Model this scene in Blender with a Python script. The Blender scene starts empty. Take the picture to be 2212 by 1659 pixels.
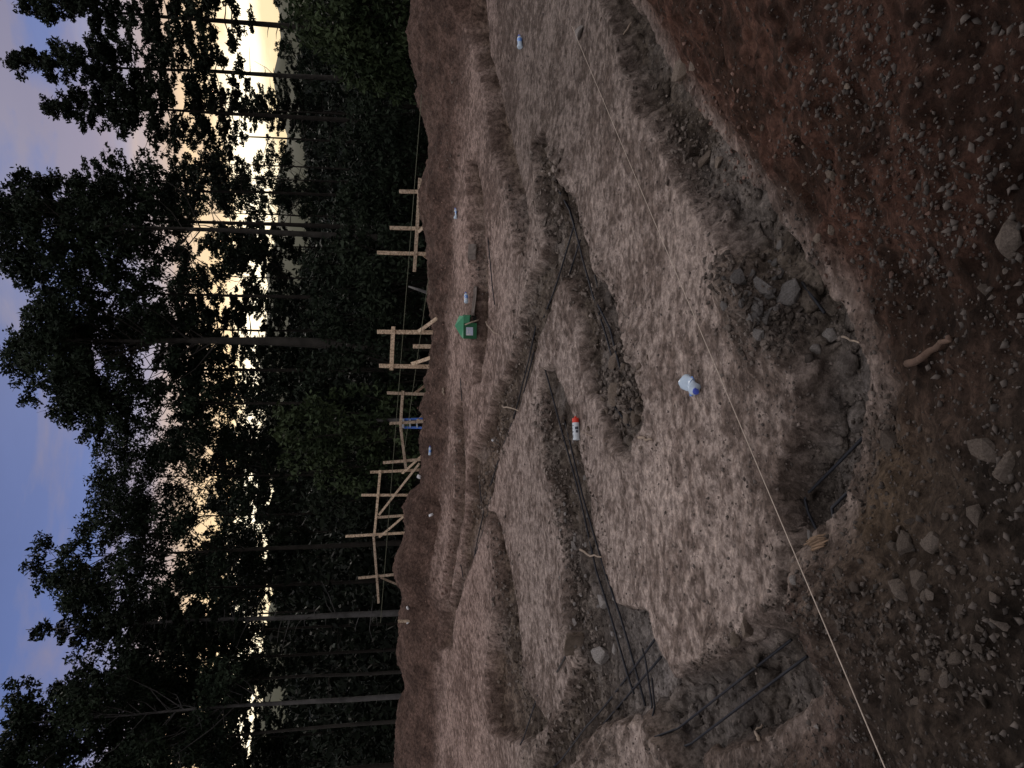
import bpy, bmesh, math, random
import numpy as np
from mathutils import Vector, Matrix
R = math.radians
scn = bpy.context.scene
COL = scn.collection
rng = np.random.default_rng(7)
random.seed(7)

# ------------------------------------------------------------------ camera (phone held upright, picture stored on its side)
F = 1476.0; PITCH = R(8.8); EYE = 1.58
FW = np.array([0, math.cos(PITCH), -math.sin(PITCH)])
DN = np.array([0, -math.sin(PITCH), -math.cos(PITCH)])
RT = np.array([1.0, 0, 0])
cam = bpy.data.cameras.new('camera'); camo = bpy.data.objects.new('camera', cam); COL.objects.link(camo)
cam.sensor_fit = 'HORIZONTAL'; cam.sensor_width = 36; cam.lens = 36 * F / 2212; cam.clip_start = 0.05; cam.clip_end = 5000
M = Matrix(((DN[0], RT[0], -FW[0], 0), (DN[1], RT[1], -FW[1], 0), (DN[2], RT[2], -FW[2], EYE), (0, 0, 0, 1)))
camo.matrix_world = M
scn.camera = camo

def ray(v, r): return FW + (v - 1106) / F * DN + (829.5 - r) / F * RT
def padz(Y):                                # level pad, then rising to the back
    return 0.075 * np.clip(Y - 6, 0, 4) + .165 * np.clip(Y - 10, 0, 7)
def P(v, r, off=0.0):                       # survey a point of the pad (level, then rising to the back), off metres above it
    d = ray(v, r); a, b = .3, 17 / d[1]
    for _ in range(40):
        t = (a + b) / 2
        if EYE + t * d[2] > padz(t * d[1]) + off: a = t
        else: b = t
    return np.array([0, 0, EYE]) + a * d
def PY(v, r, Y):
    d = ray(v, r); t = Y / d[1]
    return np.array([0, 0, EYE]) + t * d

# ------------------------------------------------------------------ noise
def _h(ix, iy, s):
    n = (ix.astype(np.int64) * 374761393 + iy.astype(np.int64) * 668265263 + s * 1442695041) & 0xffffffff
    n = ((n ^ (n >> 13)) * 1274126177) & 0xffffffff
    n = ((n ^ (n >> 16)) * 2246822519) & 0xffffffff
    return (n ^ (n >> 15)) / 4294967295.0 * 2 - 1
def vn(x, y, s=0):
    ix = np.floor(x); iy = np.floor(y); fx = x - ix; fy = y - iy
    fx = fx * fx * fx * (fx * (fx * 6 - 15) + 10); fy = fy * fy * fy * (fy * (fy * 6 - 15) + 10)
    a = _h(ix, iy, s); b = _h(ix + 1, iy, s); c = _h(ix, iy + 1, s); d = _h(ix + 1, iy + 1, s)
    return (a * (1 - fx) + b * fx) * (1 - fy) + (c * (1 - fx) + d * fx) * fy
def fbm(x, y, f, o=4, s=0, g=0.5):
    a = 1; t = np.zeros_like(x); w = 0; ca, sa = math.cos(.6), math.sin(.6)
    for i in range(o):
        t += a * vn(x * f + 17.3 * i, y * f - 9.1 * i, s + i); w += a
        x, y = ca * x - sa * y, sa * x + ca * y
        f *= 2.07; a *= g
    return t / w
def cells(x, y, f, s=0):                     # distance to nearest and second nearest scattered point, and its id value
    x = x * f; y = y * f; ix = np.floor(x); iy = np.floor(y)
    d1 = np.full_like(x, 9.); d2 = np.full_like(x, 9.); idv = np.zeros_like(x)
    for dx in (-1, 0, 1):
        for dy in (-1, 0, 1):
            cx = ix + dx; cy = iy + dy
            px = cx + .5 + .45 * _h(cx, cy, s); py = cy + .5 + .45 * _h(cx, cy, s + 5)
            d = np.hypot(px - x, py - y); k = d < d1
            d2 = np.where(k, d1, np.minimum(d2, d)); idv = np.where(k, _h(cx, cy, s + 9), idv); d1 = np.where(k, d, d1)
    return d1, d2, idv
def ss(a, b, x):
    t = np.clip((x - a) / (b - a), 0, 1); return t * t * (3 - 2 * t)

# ------------------------------------------------------------------ terrain plan
def poly(pts): return np.array([P(v, r)[:2] for v, r in pts])
NEAR = poly([(1230,-250),(1290,0),(1330,60),(1345,150),(1375,240),(1420,290),(1450,370),(1490,430),(1540,500),(1600,560),(1655,640),(1705,740),(1740,820),(1735,900),(1700,990),(1668,1080),(1700,1160),(1690,1250),(1650,1330),(1568,1426),(1457,1458),(1440,1500),(1420,1540),(1440,1580),(1469,1619),(1480,1659),(1490,1780),
 (1540,1760),(1524,1639),(1646,1583),(1719,1523),(1772,1474),(1755,1407),(1719,1325),(1712,1252),(1739,1196),(1769,1160),(1828,1090),(1840,1030),(1871,912),(1878,830),(1854,747),(1821,681),(1772,608),(1696,496),(1630,413),(1564,314),(1518,260),(1490,223),(1450,154),(1400,57),(1350,0),(1290,-250)])
CD = poly([(1159,848),(1179,922),(1184,997),(1196,1059),(1209,1121),(1216,1170),(1218,1234),(1236,1300),(1250,1360),(1258,1431),(1226,1458),(1213,1508),(1190,1560),(1180,1610),(1165,1659),(1120,1800),(1190,1800),(1221,1654),(1266,1607),(1295,1577),(1345,1557),(1414,1540),(1440,1500),(1457,1458),(1432,1421),(1417,1379),(1402,1327),(1335,1302),(1308,1234),(1295,1170),(1280,1133),(1275,1071),(1256,997),(1236,910),(1210,840),(1190,790),(1165,800)])
A_B = poly([(1150,310),(1185,290),(1215,390),(1240,440),(1255,485),(1275,560),(1310,609),(1325,659),(1350,721),(1370,771),(1388,823),(1395,880),(1390,922),(1375,947),(1365,997),(1333,972),(1308,947),(1295,910),(1285,860),(1266,855),(1250,771),(1240,671),(1228,622),(1212,600),(1195,640),(1165,740),(1148,800),(1130,850),(1110,900),(1092,960),(1075,1020),(1058,1090),(1040,1150),(1020,1210),(1005,1250),(985,1320),(975,1400),(960,1400),(968,1330),(985,1250),(995,1200),(1003,1130),(1008,1060),(1010,990),(1040,930),(1075,850),(1100,790),(1127,696),(1152,597),(1179,535),(1171,411),(1155,360)])
G_ = poly([(1052,1105),(1068,1105),(1088,1150),(1103,1230),(1118,1330),(1130,1420),(1135,1490),(1180,1560),(1150,1610),(1100,1600),(1055,1580),(1048,1480),(1055,1400),(1072,1316),(1070,1240),(1060,1160)])
I_ = poly([(1010,-50),(1005,20),(1020,90),(1032,140),(1052,230),(1062,329),(1088,390),(1100,470),(1108,547),(1130,540),(1142,480),(1132,420),(1112,340),(1090,260),(1075,180),(1058,120),(1050,20),(1045,-50)])
H_ = poly([(1005,350),(1010,430),(1010,560),(1015,660),(1018,740),(1022,827),(1032,830),(1045,760),(1050,690),(1052,640),(1048,560),(1045,500),(1040,420),(1025,345)])
J_ = poly([(985,850),(983,930),(985,1010),(983,1080),(968,1180),(960,1280),(950,1400),(960,1400),(972,1290),(985,1200),(1000,1100),(1003,1010),(1000,930),(998,850)])
K_ = poly([(948,1060),(940,1130),(935,1250),(933,1330),(940,1330),(948,1200),(955,1100)])
TR = [(NEAR, .21, .08), (CD, .17, .06), (A_B, .17, .07), (G_, .24, .09), (I_, .30, .10), (H_, .30, .10), (J_, .22, .12), (K_, .2, .12)]
BANK = poly([(1540,1760),(1524,1639),(1646,1583),(1719,1523),(1772,1474),(1755,1407),(1719,1325),(1712,1252),(1739,1196),(1769,1160),(1828,1090),(1840,1030),(1871,912),(1878,830),(1854,747),(1821,681),(1772,608),(1696,496),(1630,413),(1564,314),(1518,260),(1490,223),(1450,154),(1400,57),(1350,0),(1290,-250)])
BANK = np.vstack([[BANK[0][0]-6, BANK[0][1]+1], BANK, [12, BANK[-1][1]+.5], [12, -8], [-12, -8]])
SKY = [(895,-300),(892,0),(885,60),(885,100),(900,140),(908,165),(900,180),(905,210),(922,250),(930,300),(927,329),(919,369),(908,408),(909,448),(917,478),(926,517),(927,607),(924,646),(936,688),(936,728),(931,760),(930,790),(920,817),(923,847),(911,886),(918,910),(909,946),(912,987),(911,1053),(884,1073),(876,1096),(873,1116),(878,1156),(870,1182),(860,1202),(852,1233),(860,1265),(868,1285),(868,1316),(864,1337),(861,1440),(872,1461),(878,1502),(861,1539),(855,1564),(855,1659),(850,1950)]
def yc(x): return 14.2 - .16 * np.clip(x, -9, 9) * (x < 0) - .10 * np.clip(x, 0, 9)
_cr = []
for v, r in SKY:
    Y = 14.2
    for _ in range(6): Y = float(yc(np.array(PY(v, r, Y)[0])))
    p = PY(v, r, Y); _cr.append((p[0], p[2]))
_cr.sort(); CRX = np.array([a for a, b in _cr]); CRZ = np.array([b for a, b in _cr])

def sdf(poly_, x, y, marg=1.2):
    out = np.full(x.shape, 9.0)
    lo = poly_.min(0) - marg; hi = poly_.max(0) + marg
    k = (x > lo[0]) & (x < hi[0]) & (y > lo[1]) & (y < hi[1])
    if not k.any(): return out
    px = x[k]; py = y[k]; d = np.full(px.shape, 1e9); ins = np.zeros(px.shape, bool)
    n = len(poly_)
    for i in range(n):
        ax, ay = poly_[i]; bx, by = poly_[(i + 1) % n]
        ex, ey = bx - ax, by - ay; L = ex * ex + ey * ey + 1e-12
        t = np.clip(((px - ax) * ex + (py - ay) * ey) / L, 0, 1)
        d = np.minimum(d, (px - ax - t * ex) ** 2 + (py - ay - t * ey) ** 2)
        if ay != by:
            c = ((ay > py) != (by > py)) & (px < ex * (py - ay) / (by - ay) + ax)
            ins ^= c
    d = np.sqrt(d); out[k] = np.where(ins, -d, d)
    return out
HEAPS = [(1645,650,.24,.15),(1600,600,.18,.12),(1690,730,.14,.08),(1350,850,.40,.17),(1320,780,.3,.12),(1290,640,.3,.12),(1345,930,.25,.12),
         (1190,400,.5,.12),(1245,1330,.35,.10),(1250,1200,.3,.07),(1190,960,.4,.08),(1150,680,.5,.1),(1440,1600,.28,.10),(1330,1640,.35,.16),(1290,1680,.4,.16),(1800,1250,.25,.10),(1850,1330,.3,.1),(1560,1430,.18,.07),(1230,1380,.2,.1),
         (1080,900,.5,.1),(1040,1050,.5,.1),(1160,1640,.6,.12),(1085,1380,.6,.12),(1120,1470,.5,.12)]
HP = [(P(v, r)[0], P(v, r)[1], s, h) for v, r, s, h in HEAPS]
SOIL = {}
def terrain(x, y, full=False, fine=True):
    x = np.asarray(x, float); y = np.asarray(y, float)
    wx = x + .035 * fbm(x, y, 3.0, 3, 11) + .014 * fbm(x, y, 8, 2, 12); wy = y + .045 * fbm(x, y, 2.8, 3, 21) + .014 * fbm(x, y, 8, 2, 22)
    pad = padz(y)
    roll = .035 * fbm(x, y, .55, 3, 31) * ss(1.5, 5, y)
    t = np.zeros_like(x); tm = np.zeros_like(x)
    for pl, dep, ed in TR:
        s = sdf(pl, wx, wy)
        tt = np.clip((ed * .4 - s) / (1.5 * ed), 0, 1); c = 1 - (1 - tt) ** 2.2
        floor = dep * (1 + .22 * fbm(x, y, 1.7, 3, 41))
        t = np.maximum(t, floor * c); tm = np.maximum(tm, 1 - ss(-ed * .55, ed * .55, s))
    sb = sdf(BANK, wx, wy, 4)
    bank = ss(.05, -.25, sb)
    bm_ = np.maximum(0, -sb)
    bk = .16 * ss(0, .9, bm_) + .10 * bm_ * (y < 3.5) + .10 * ss(-.5, 1.6, x) * ss(0, .6, bm_)
    z = pad + roll - t
    z = z + bank * bk
    heap = np.zeros_like(x)
    for hx, hy, s, h in HP:
        heap = np.maximum(heap, h * np.exp(-((x - hx) ** 2 + (y - hy) ** 2) / (s * s)))
    z = z + heap
    # far berm of spoil
    yy = yc(x); cz = np.interp(x, CRX, CRZ)
    bw = np.interp(x, [-9, -3, 1, 4, 8], [2.2, 1.5, 1.25, 2.1, 3.4])
    q = ss(-1, .03, (y - yy + .35 * fbm(x, y, .5, 2, 51)) / bw) ** 1.25
    back = 1 - ss(.3, 3.6, y - yy)
    floor2 = .55 + .012 * np.maximum(0, y - 18)
    front = z * (1 - q) + (cz) * q
    z = np.where(y < yy, front, floor2 + (cz - floor2) * back)
    berm = ss(-1, -.6, (y - yy + .4 * fbm(x, y, .9, 3, 52)) / bw)
    # lumps
    rough = .35 + .9 * tm + .8 * berm + 1.0 * bank + 1.3 * np.clip(heap * 7, 0, 1)
    if fine:
        n1 = fbm(x, y, 2.2, 4, 61); n2 = fbm(x, y, 9, 3, 62); n3 = vn(x * 24, y * 24, 63) * ss(9, 3, y)
        z = z + rough * (.018 * n1 + .016 * n2 + .006 * n3) * (1 + berm * 1.6)
        wall = np.clip(4 * tm * (1 - tm), 0, 1); rough = rough * (1 - .75 * wall)
        d1, d2, idv = cells(wx, wy, 11, 71)
        clod = np.clip(.5 - d1, 0, 1) * (idv > .15)
        z = z + rough * .035 * clod * (1 + .8 * np.clip(heap * 8, 0, 1))
        d1c, d2c, idc = cells(wx + 3, wy, 5.5, 73)
        z = z + (tm + heap * 6 + bank * .5) * .055 * np.clip(.42 - d1c, 0, 1) * (idc > .1) * (y < 11)
        d1b, d2b, idb = cells(wx, wy, 21, 75)
        z = z + (rough * .012 + .003) * np.clip(.5 - d1b, 0, 1) * (idb > -.2) * ss(12, 5, y)
        z = z + bank * (.045 * fbm(x, y, 1.5, 3, 91) + .05 * (np.abs(fbm(x, y, 3.4, 3, 92)) - .2) + .03 * np.clip(.5 - cells(wx, wy, 7.5, 95)[0], 0, 1)) * ss(0, .25, bm_)
        z = z + berm * .05 * (np.abs(fbm(x, y, 2.6, 3, 93)) - .2) * (y < yy + .5)
        # flat pressed scales on the machine-graded pad
        padm = (1 - tm) * (1 - berm) * (1 - bank)
        sc = fbm(x * 1.0, y * .75, 7, 3, 81)
        z = z + padm * .014 * np.abs(sc) - padm * .005
        # ragged cut walls of the trenches
        z = z - .03 * tm * (1 - tm) * 4 * np.abs(fbm(x, y, 6, 2, 85))
    if not full: return z
    return z, dict(tm=tm, bank=bank, berm=berm, heap=np.clip(heap * 9, 0, 1), sb=sb)

# ------------------------------------------------------------------ helpers for objects
def tag(o, label=None, cat=None, group=None, kind=None):
    if label: o['label'] = label
    if cat: o['category'] = cat
    if group: o['group'] = group
    if kind: o['kind'] = kind
    return o
def mesh_obj(name, verts, faces, mat, parent=None, smooth=False):
    me = bpy.data.meshes.new(name)
    me.from_pydata([tuple(map(float, v)) for v in verts], [], faces)
    if smooth: me.polygons.foreach_set('use_smooth', [True] * len(me.polygons))
    me.materials.append(mat); me.update()
    o = bpy.data.objects.new(name, me); COL.objects.link(o)
    if parent: o.parent = parent
    return o
def np_mesh(name, co, quads, mat, smooth=False, parent=None, attrs=None):
    me = bpy.data.meshes.new(name); n = len(co); k = quads.shape[1]; m = len(quads)
    me.vertices.add(n); me.vertices.foreach_set('co', np.ascontiguousarray(co, dtype=np.float32).ravel())
    me.loops.add(m * k); me.loops.foreach_set('vertex_index', quads.astype(np.int32).ravel())
    me.polygons.add(m); me.polygons.foreach_set('loop_start', np.arange(0, m * k, k, dtype=np.int32))
    me.polygons.foreach_set('loop_total', np.full(m, k, dtype=np.int32))
    if smooth: me.polygons.foreach_set('use_smooth', np.ones(m, dtype=bool))
    me.update(calc_edges=True)
    for nm, a in (attrs or {}).items():
        at = me.color_attributes.new(nm, 'FLOAT_COLOR', 'POINT')
        c = np.ones((n, 4), np.float32); c[:, :3] = a; at.data.foreach_set('color', c.ravel())
    me.materials.append(mat)
    o = bpy.data.objects.new(name, me); COL.objects.link(o)
    if parent: o.parent = parent
    return o
def empty(name, loc, rz=0):
    o = bpy.data.objects.new(name, None); o.location = tuple(map(float, loc)); o.rotation_euler = (0, 0, rz); COL.objects.link(o); o.empty_display_size = .1
    return o
def tube_arrays(pts, rad, seg=8, cap=True):
    pts = [np.array(p, float) for p in pts]; n = len(pts)
    if not hasattr(rad, '__len__'): rad = [rad] * n
    V = []; Q = []
    for i, p in enumerate(pts):
        d = pts[min(i + 1, n - 1)] - pts[max(i - 1, 0)]; d = d / (np.linalg.norm(d) + 1e-9)
        a = np.array([0, 0, 1.]) if abs(d[2]) < .9 else np.array([1., 0, 0])
        u = np.cross(d, a); u /= np.linalg.norm(u); w = np.cross(d, u)
        for k in range(seg):
            t = 2 * math.pi * k / seg
            V.append(p + rad[i] * (math.cos(t) * u + math.sin(t) * w))
    for i in range(n - 1):
        for k in range(seg):
            Q.append((i * seg + k, i * seg + (k + 1) % seg, (i + 1) * seg + (k + 1) % seg, (i + 1) * seg + k))
    F_ = list(Q)
    if cap: F_ += [tuple(range(seg - 1, -1, -1)), tuple(range((n - 1) * seg, n * seg))]
    return V, F_
def tube(name, pts, rad, mat, parent=None, seg=8, smooth=True):
    V, F_ = tube_arrays(pts, rad, seg)
    return mesh_obj(name, V, F_, mat, parent, smooth)
def beam(name, a, b, w, t, mat, parent, nrm=(0, -1, 0), jag=0.0):
    """board from a to b, w wide across, t thick along nrm; ends slightly off square, arrises eased"""
    a = np.array(a, float); b = np.array(b, float); d = b - a; L = np.linalg.norm(d); d /= L
    n = np.array(nrm, float); n -= d * n.dot(d); n /= np.linalg.norm(n); s = np.cross(d, n)
    bm = bmesh.new(); vs = []
    N = 7
    for i in range(N):
        f = i / (N - 1); c = a + d * L * f + s * .006 * math.sin(f * 3 + L) + n * .004 * math.sin(f * 5 + a[0])
        for su, sn in ((-1, -1), (1, -1), (1, 1), (-1, 1)):
            e = (random.uniform(-jag, jag) if i in (0, N - 1) else 0)
            vs.append(bm.verts.new(c + s * su * w / 2 + n * sn * t / 2 + d * e))
    for i in range(N - 1):
        for k in range(4):
            bm.faces.new((vs[i * 4 + k], vs[i * 4 + (k + 1) % 4], vs[i * 4 + 4 + (k + 1) % 4], vs[i * 4 + 4 + k]))
    bm.faces.new(vs[3::-1]); bm.faces.new(vs[-4:])
    bmesh.ops.recalc_face_normals(bm, faces=bm.faces)
    bmesh.ops.bevel(bm, geom=[e for e in bm.edges if len(e.link_faces) == 2 and e.calc_face_angle(0) > .5], offset=.004, segments=1, affect='EDGES')
    me = bpy.data.meshes.new(name); bm.to_mesh(me); bm.free(); me.materials.append(mat)
    o = bpy.data.objects.new(name, me); COL.objects.link(o)
    if parent:
        o.parent = parent; o.matrix_parent_inverse = parent.matrix_basis.inverted()
    return o

# ------------------------------------------------------------------ materials
def new_mat(name):
    m = bpy.data.materials.new(name); m.use_nodes = True; nt = m.node_tree
    for n in list(nt.nodes): nt.nodes.remove(n)
    out = nt.nodes.new('ShaderNodeOutputMaterial'); b = nt.nodes.new('ShaderNodeBsdfPrincipled')
    nt.links.new(b.outputs[0], out.inputs[0]); return m, nt, b
def N(nt, t, **k):
    n = nt.nodes.new(t)
    for a, v in k.items():
        if a in n.inputs.keys(): n.inputs[a].default_value = v
        else: setattr(n, a, v)
    return n
def mixc(nt, f, a, b, mode='MIX'):
    n = nt.nodes.new('ShaderNodeMix'); n.data_type = 'RGBA'; n.blend_type = mode
    for i, v in ((0, f), (6, a), (7, b)):
        if hasattr(v, 'links') or hasattr(v, 'is_linked'): nt.links.new(v, n.inputs[i])
        else: n.inputs[i].default_value = v if i == 0 else (*v, 1) if len(v) == 3 else v
    return n.outputs[2]
def noise(nt, sc, det=5, rough=.6, vec=None, dist=0):
    n = N(nt, 'ShaderNodeTexNoise', Scale=sc, Detail=det, Roughness=rough, Distortion=dist)
    if vec is not None: nt.links.new(vec, n.inputs['Vector'])
    return n.outputs['Fac']
def ramp(nt, fac, stops):
    n = nt.nodes.new('ShaderNodeValToRGB'); e = n.color_ramp.elements
    while len(e) < len(stops): e.new(.5)
    for el, (p, c) in zip(e, stops): el.position = p; el.color = (*c, 1) if len(c) == 3 else c
    nt.links.new(fac, n.inputs[0]); return n.outputs[0]
def bump(nt, b, h, strength, dist):
    n = N(nt, 'ShaderNodeBump', Strength=strength, Distance=dist); nt.links.new(h, n.inputs['Height']); nt.links.new(n.outputs[0], b.inputs['Normal'])
def simple(name, col, rough=.8, var=.3, sc=8, bmp=0, bd=.01, coord='Object', metallic=0, spec=.3):
    m, nt, b = new_mat(name); tc = nt.nodes.new('ShaderNodeTexCoord'); v = tc.outputs[coord]
    f = noise(nt, sc, 6, .65, v)
    dk = tuple(c * (1 - var) for c in col); lt = tuple(min(1, c * (1 + var)) for c in col)
    c = ramp(nt, f, [(.3, dk), (.7, lt)])
    nt.links.new(c, b.inputs['Base Color']); b.inputs['Roughness'].default_value = rough
    b.inputs['Metallic'].default_value = metallic; b.inputs['Specular IOR Level'].default_value = spec
    if bmp: bump(nt, b, noise(nt, sc * 4, 6, .7, v), bmp, bd)
    return m

def soil_material():
    m, nt, b = new_mat('soil'); tc = nt.nodes.new('ShaderNodeTexCoord'); v = tc.outputs['Object']
    at = N(nt, 'ShaderNodeVertexColor', layer_name='soil')
    mpv = N(nt, 'ShaderNodeMapping'); nt.links.new(v, mpv.inputs[0]); mpv.inputs['Scale'].default_value = (.85, 1.0, 1)
    f1 = noise(nt, 19, 9, .70, mpv.outputs[0]); f2 = noise(nt, 60, 6, .7, v); f3 = noise(nt, 3, 5, .6, v)
    c = mixc(nt, 1.0, at.outputs[0], ramp(nt, f1, [(.34, (.48, .46, .45)), (.47, (.80, .79, .78)), (.53, (1.12, 1.12, 1.12)), (.68, (1.5, 1.48, 1.45))]), 'MULTIPLY')
    c = mixc(nt, 1.0, c, ramp(nt, f2, [(.3, (.62, .61, .6)), (.7, (1.35, 1.35, 1.36))]), 'MULTIPLY')
    # small stones and grit pressed in
    vo = N(nt, 'ShaderNodeTexVoronoi', Scale=46); nt.links.new(v, vo.inputs['Vector'])
    sel = nt.nodes.new('ShaderNodeSeparateColor'); nt.links.new(vo.outputs['Color'], sel.inputs[0])
    mask = N(nt, 'ShaderNodeMath', operation='GREATER_THAN'); nt.links.new(sel.outputs[0], mask.inputs[0]); mask.inputs[1].default_value = .86
    dm = N(nt, 'ShaderNodeMath', operation='LESS_THAN'); nt.links.new(vo.outputs['Distance'], dm.inputs[0]); dm.inputs[1].default_value = .30
    mm = N(nt, 'ShaderNodeMath', operation='MULTIPLY'); nt.links.new(mask.outputs[0], mm.inputs[0]); nt.links.new(dm.outputs[0], mm.inputs[1])
    mk = N(nt, 'ShaderNodeMath', operation='MULTIPLY'); nt.links.new(mm.outputs[0], mk.inputs[0]); mk.inputs[1].default_value = .5
    c = mixc(nt, mk.outputs[0], c, mixc(nt, 1.0, at.outputs[0], (1.9, 1.9, 1.95), 'MULTIPLY'))
    nt.links.new(c, b.inputs['Base Color'])
    b.inputs['Roughness'].default_value = .95; b.inputs['Specular IOR Level'].default_value = .12
    s = N(nt, 'ShaderNodeMath', operation='MULTIPLY_ADD'); nt.links.new(mm.outputs[0], s.inputs[0]); s.inputs[1].default_value = .25
    a = N(nt, 'ShaderNodeMath', operation='ADD'); nt.links.new(f1, a.inputs[0])
    f2m = N(nt, 'ShaderNodeMath', operation='MULTIPLY'); nt.links.new(f2, f2m.inputs[0]); f2m.inputs[1].default_value = .5
    nt.links.new(f2m.outputs[0], a.inputs[1]); nt.links.new(a.outputs[0], s.inputs[2])
    bump(nt, b, s.outputs[0], 1.0, .028)
    return m
def rock_material(name, col, col2):
    m, nt, b = new_mat(name); tc = nt.nodes.new('ShaderNodeTexCoord'); v = tc.outputs['Object']
    oi = nt.nodes.new('ShaderNodeObjectInfo')
    base = mixc(nt, oi.outputs['Random'], col, col2)
    f = noise(nt, 9, 7, .7, v); g = noise(nt, 38, 5, .7, v)
    c = mixc(nt, 1.0, base, ramp(nt, f, [(.3, (.5, .48, .46)), (.7, (1.4, 1.4, 1.4))]), 'MULTIPLY')
    nt.links.new(c, b.inputs['Base Color']); b.inputs['Roughness'].default_value = .9; b.inputs['Specular IOR Level'].default_value = .15
    bump(nt, b, g, .7, .01); return m
def lumber_material():
    m, nt, b = new_mat('lumber'); tc = nt.nodes.new('ShaderNodeTexCoord')
    oi = nt.nodes.new('ShaderNodeObjectInfo')
    f = noise(nt, 7, 6, .7, tc.outputs['Object'], 1.5); g = noise(nt, 30, 4, .6, tc.outputs['Object'])
    c = ramp(nt, f, [(.3, (.42, .31, .21)), (.5, (.70, .56, .42)), (.75, (.86, .73, .57))])
    c = mixc(nt, 1.0, c, ramp(nt, g, [(.34, (.36, .32, .28)), (.52, (.95, .95, .95)), (.8, (1.1, 1.1, 1.1))]), 'MULTIPLY')
    c = mixc(nt, 1.0, c, ramp(nt, oi.outputs['Random'], [(0, (.72, .72, .74)), (1, (1.15, 1.12, 1.08))]), 'MULTIPLY')
    nt.links.new(c, b.inputs['Base Color']); b.inputs['Roughness'].default_value = .75
    bump(nt, b, f, .3, .01); return m
def leaf_material(name, dark, light, tr=.15, sc=.9):
    m, nt, b = new_mat(name); g = nt.nodes.new('ShaderNodeNewGeometry')
    f = noise(nt, sc, 4, .6, g.outputs['Position']); f2 = noise(nt, 9, 3, .6, g.outputs['Position'])
    c = ramp(nt, f, [(.38, dark), (.64, light)])
    c = mixc(nt, 1.0, c, ramp(nt, f2, [(.3, (.5, .5, .5)), (.7, (1.5, 1.5, 1.4))]), 'MULTIPLY')
    nt.links.new(c, b.inputs['Base Color']); b.inputs['Roughness'].default_value = .7; b.inputs['Specular IOR Level'].default_value = .15
    return m
M_SOIL = soil_material()
M_ROCK = rock_material('rock', (.22, .205, .195), (.36, .34, .33))
M_ROCKB = rock_material('brown_rock', (.15, .122, .10), (.26, .215, .18))
M_LUM = lumber_material()
M_STEEL = simple('rebar_steel', (.030, .032, .040), .55, .4, 40, .4, .002, metallic=.5)
M_STR = simple('string_fibre', (.55, .47, .40), .9, .2, 60)
M_STRD = simple('far_string_fibre', (.16, .17, .12), .9, .2, 60)
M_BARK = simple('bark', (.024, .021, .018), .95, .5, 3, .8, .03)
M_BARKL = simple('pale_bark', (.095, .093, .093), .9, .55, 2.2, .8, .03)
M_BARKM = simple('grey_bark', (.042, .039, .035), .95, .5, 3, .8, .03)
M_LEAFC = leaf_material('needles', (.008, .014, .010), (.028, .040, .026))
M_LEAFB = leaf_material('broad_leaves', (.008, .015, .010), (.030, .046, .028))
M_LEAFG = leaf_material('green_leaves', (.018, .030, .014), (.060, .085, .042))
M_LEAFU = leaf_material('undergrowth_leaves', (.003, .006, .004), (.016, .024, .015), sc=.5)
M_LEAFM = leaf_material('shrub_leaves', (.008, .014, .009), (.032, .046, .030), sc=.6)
M_WOOD = simple('dead_wood', (.22, .15, .10), .9, .45, 14, .8, .01)
M_ROOT = simple('root_wood', (.11, .072, .055), .9, .4, 14, .8, .01)
M_TWIG = simple('twig_wood', (.36, .29, .23), .9, .3, 20)
M_FLOOR = simple('leaf_litter', (.02, .018, .014), 1, .5, 2, .5, .05)
M_HILL = simple('hill_forest', (.010, .014, .009), 1, .4, .05, 0)
M_MTN = simple('hazy_mountain', (.085, .088, .055), 1, .12, .01, 0)  # distance haze is mixed into this base colour
def plastic(name, col, rough=.25, trans=0.0, alpha=1.0):
    m, nt, b = new_mat(name); tc = nt.nodes.new('ShaderNodeTexCoord')
    c = ramp(nt, noise(nt, 22, 4, .6, tc.outputs['Object']), [(.3, tuple(x * .8 for x in col)), (.7, col)])
    nt.links.new(c, b.inputs['Base Color']); b.inputs['Roughness'].default_value = rough
    b.inputs['Transmission Weight'].default_value = trans; b.inputs['Alpha'].default_value = alpha
    return m
M_PET = plastic('bottle_plastic', (.66, .82, 1.0), .25, .08)
M_BLUE = plastic('blue_label', (.16, .36, .90), .4)
M_CAPB = plastic('blue_cap', (.07, .12, .62), .35)
M_CAN = plastic('can_paint', (.72, .80, .88), .3)
M_INK = plastic('dark_ink', (.05, .06, .09), .5)
M_RED = plastic('red_cap', (.85, .06, .03), .35)
M_WHT = plastic('white_plastic', (.82, .84, .88), .4)
M_GRN = simple('green_card', (.07, .31, .17), .6, .12, 6)
M_GRND = simple('dark_green_card', (.025, .13, .06), .6, .12, 6)
M_BLK = simple('inner_shade_black', (.012, .012, .012), .9, .1, 6)
M_LAB = simple('label_paper', (.55, .62, .78), .6, .12, 30)
M_LADB = simple('ladder_blue', (.05, .14, .50), .5, .15, 12)
M_ALU = simple('ladder_step', (.55, .62, .72), .4, .1, 12, metallic=.3)
M_FOAM = simple('pale_slab', (.27, .235, .215), .9, .15, 14, .4, .01)

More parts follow.
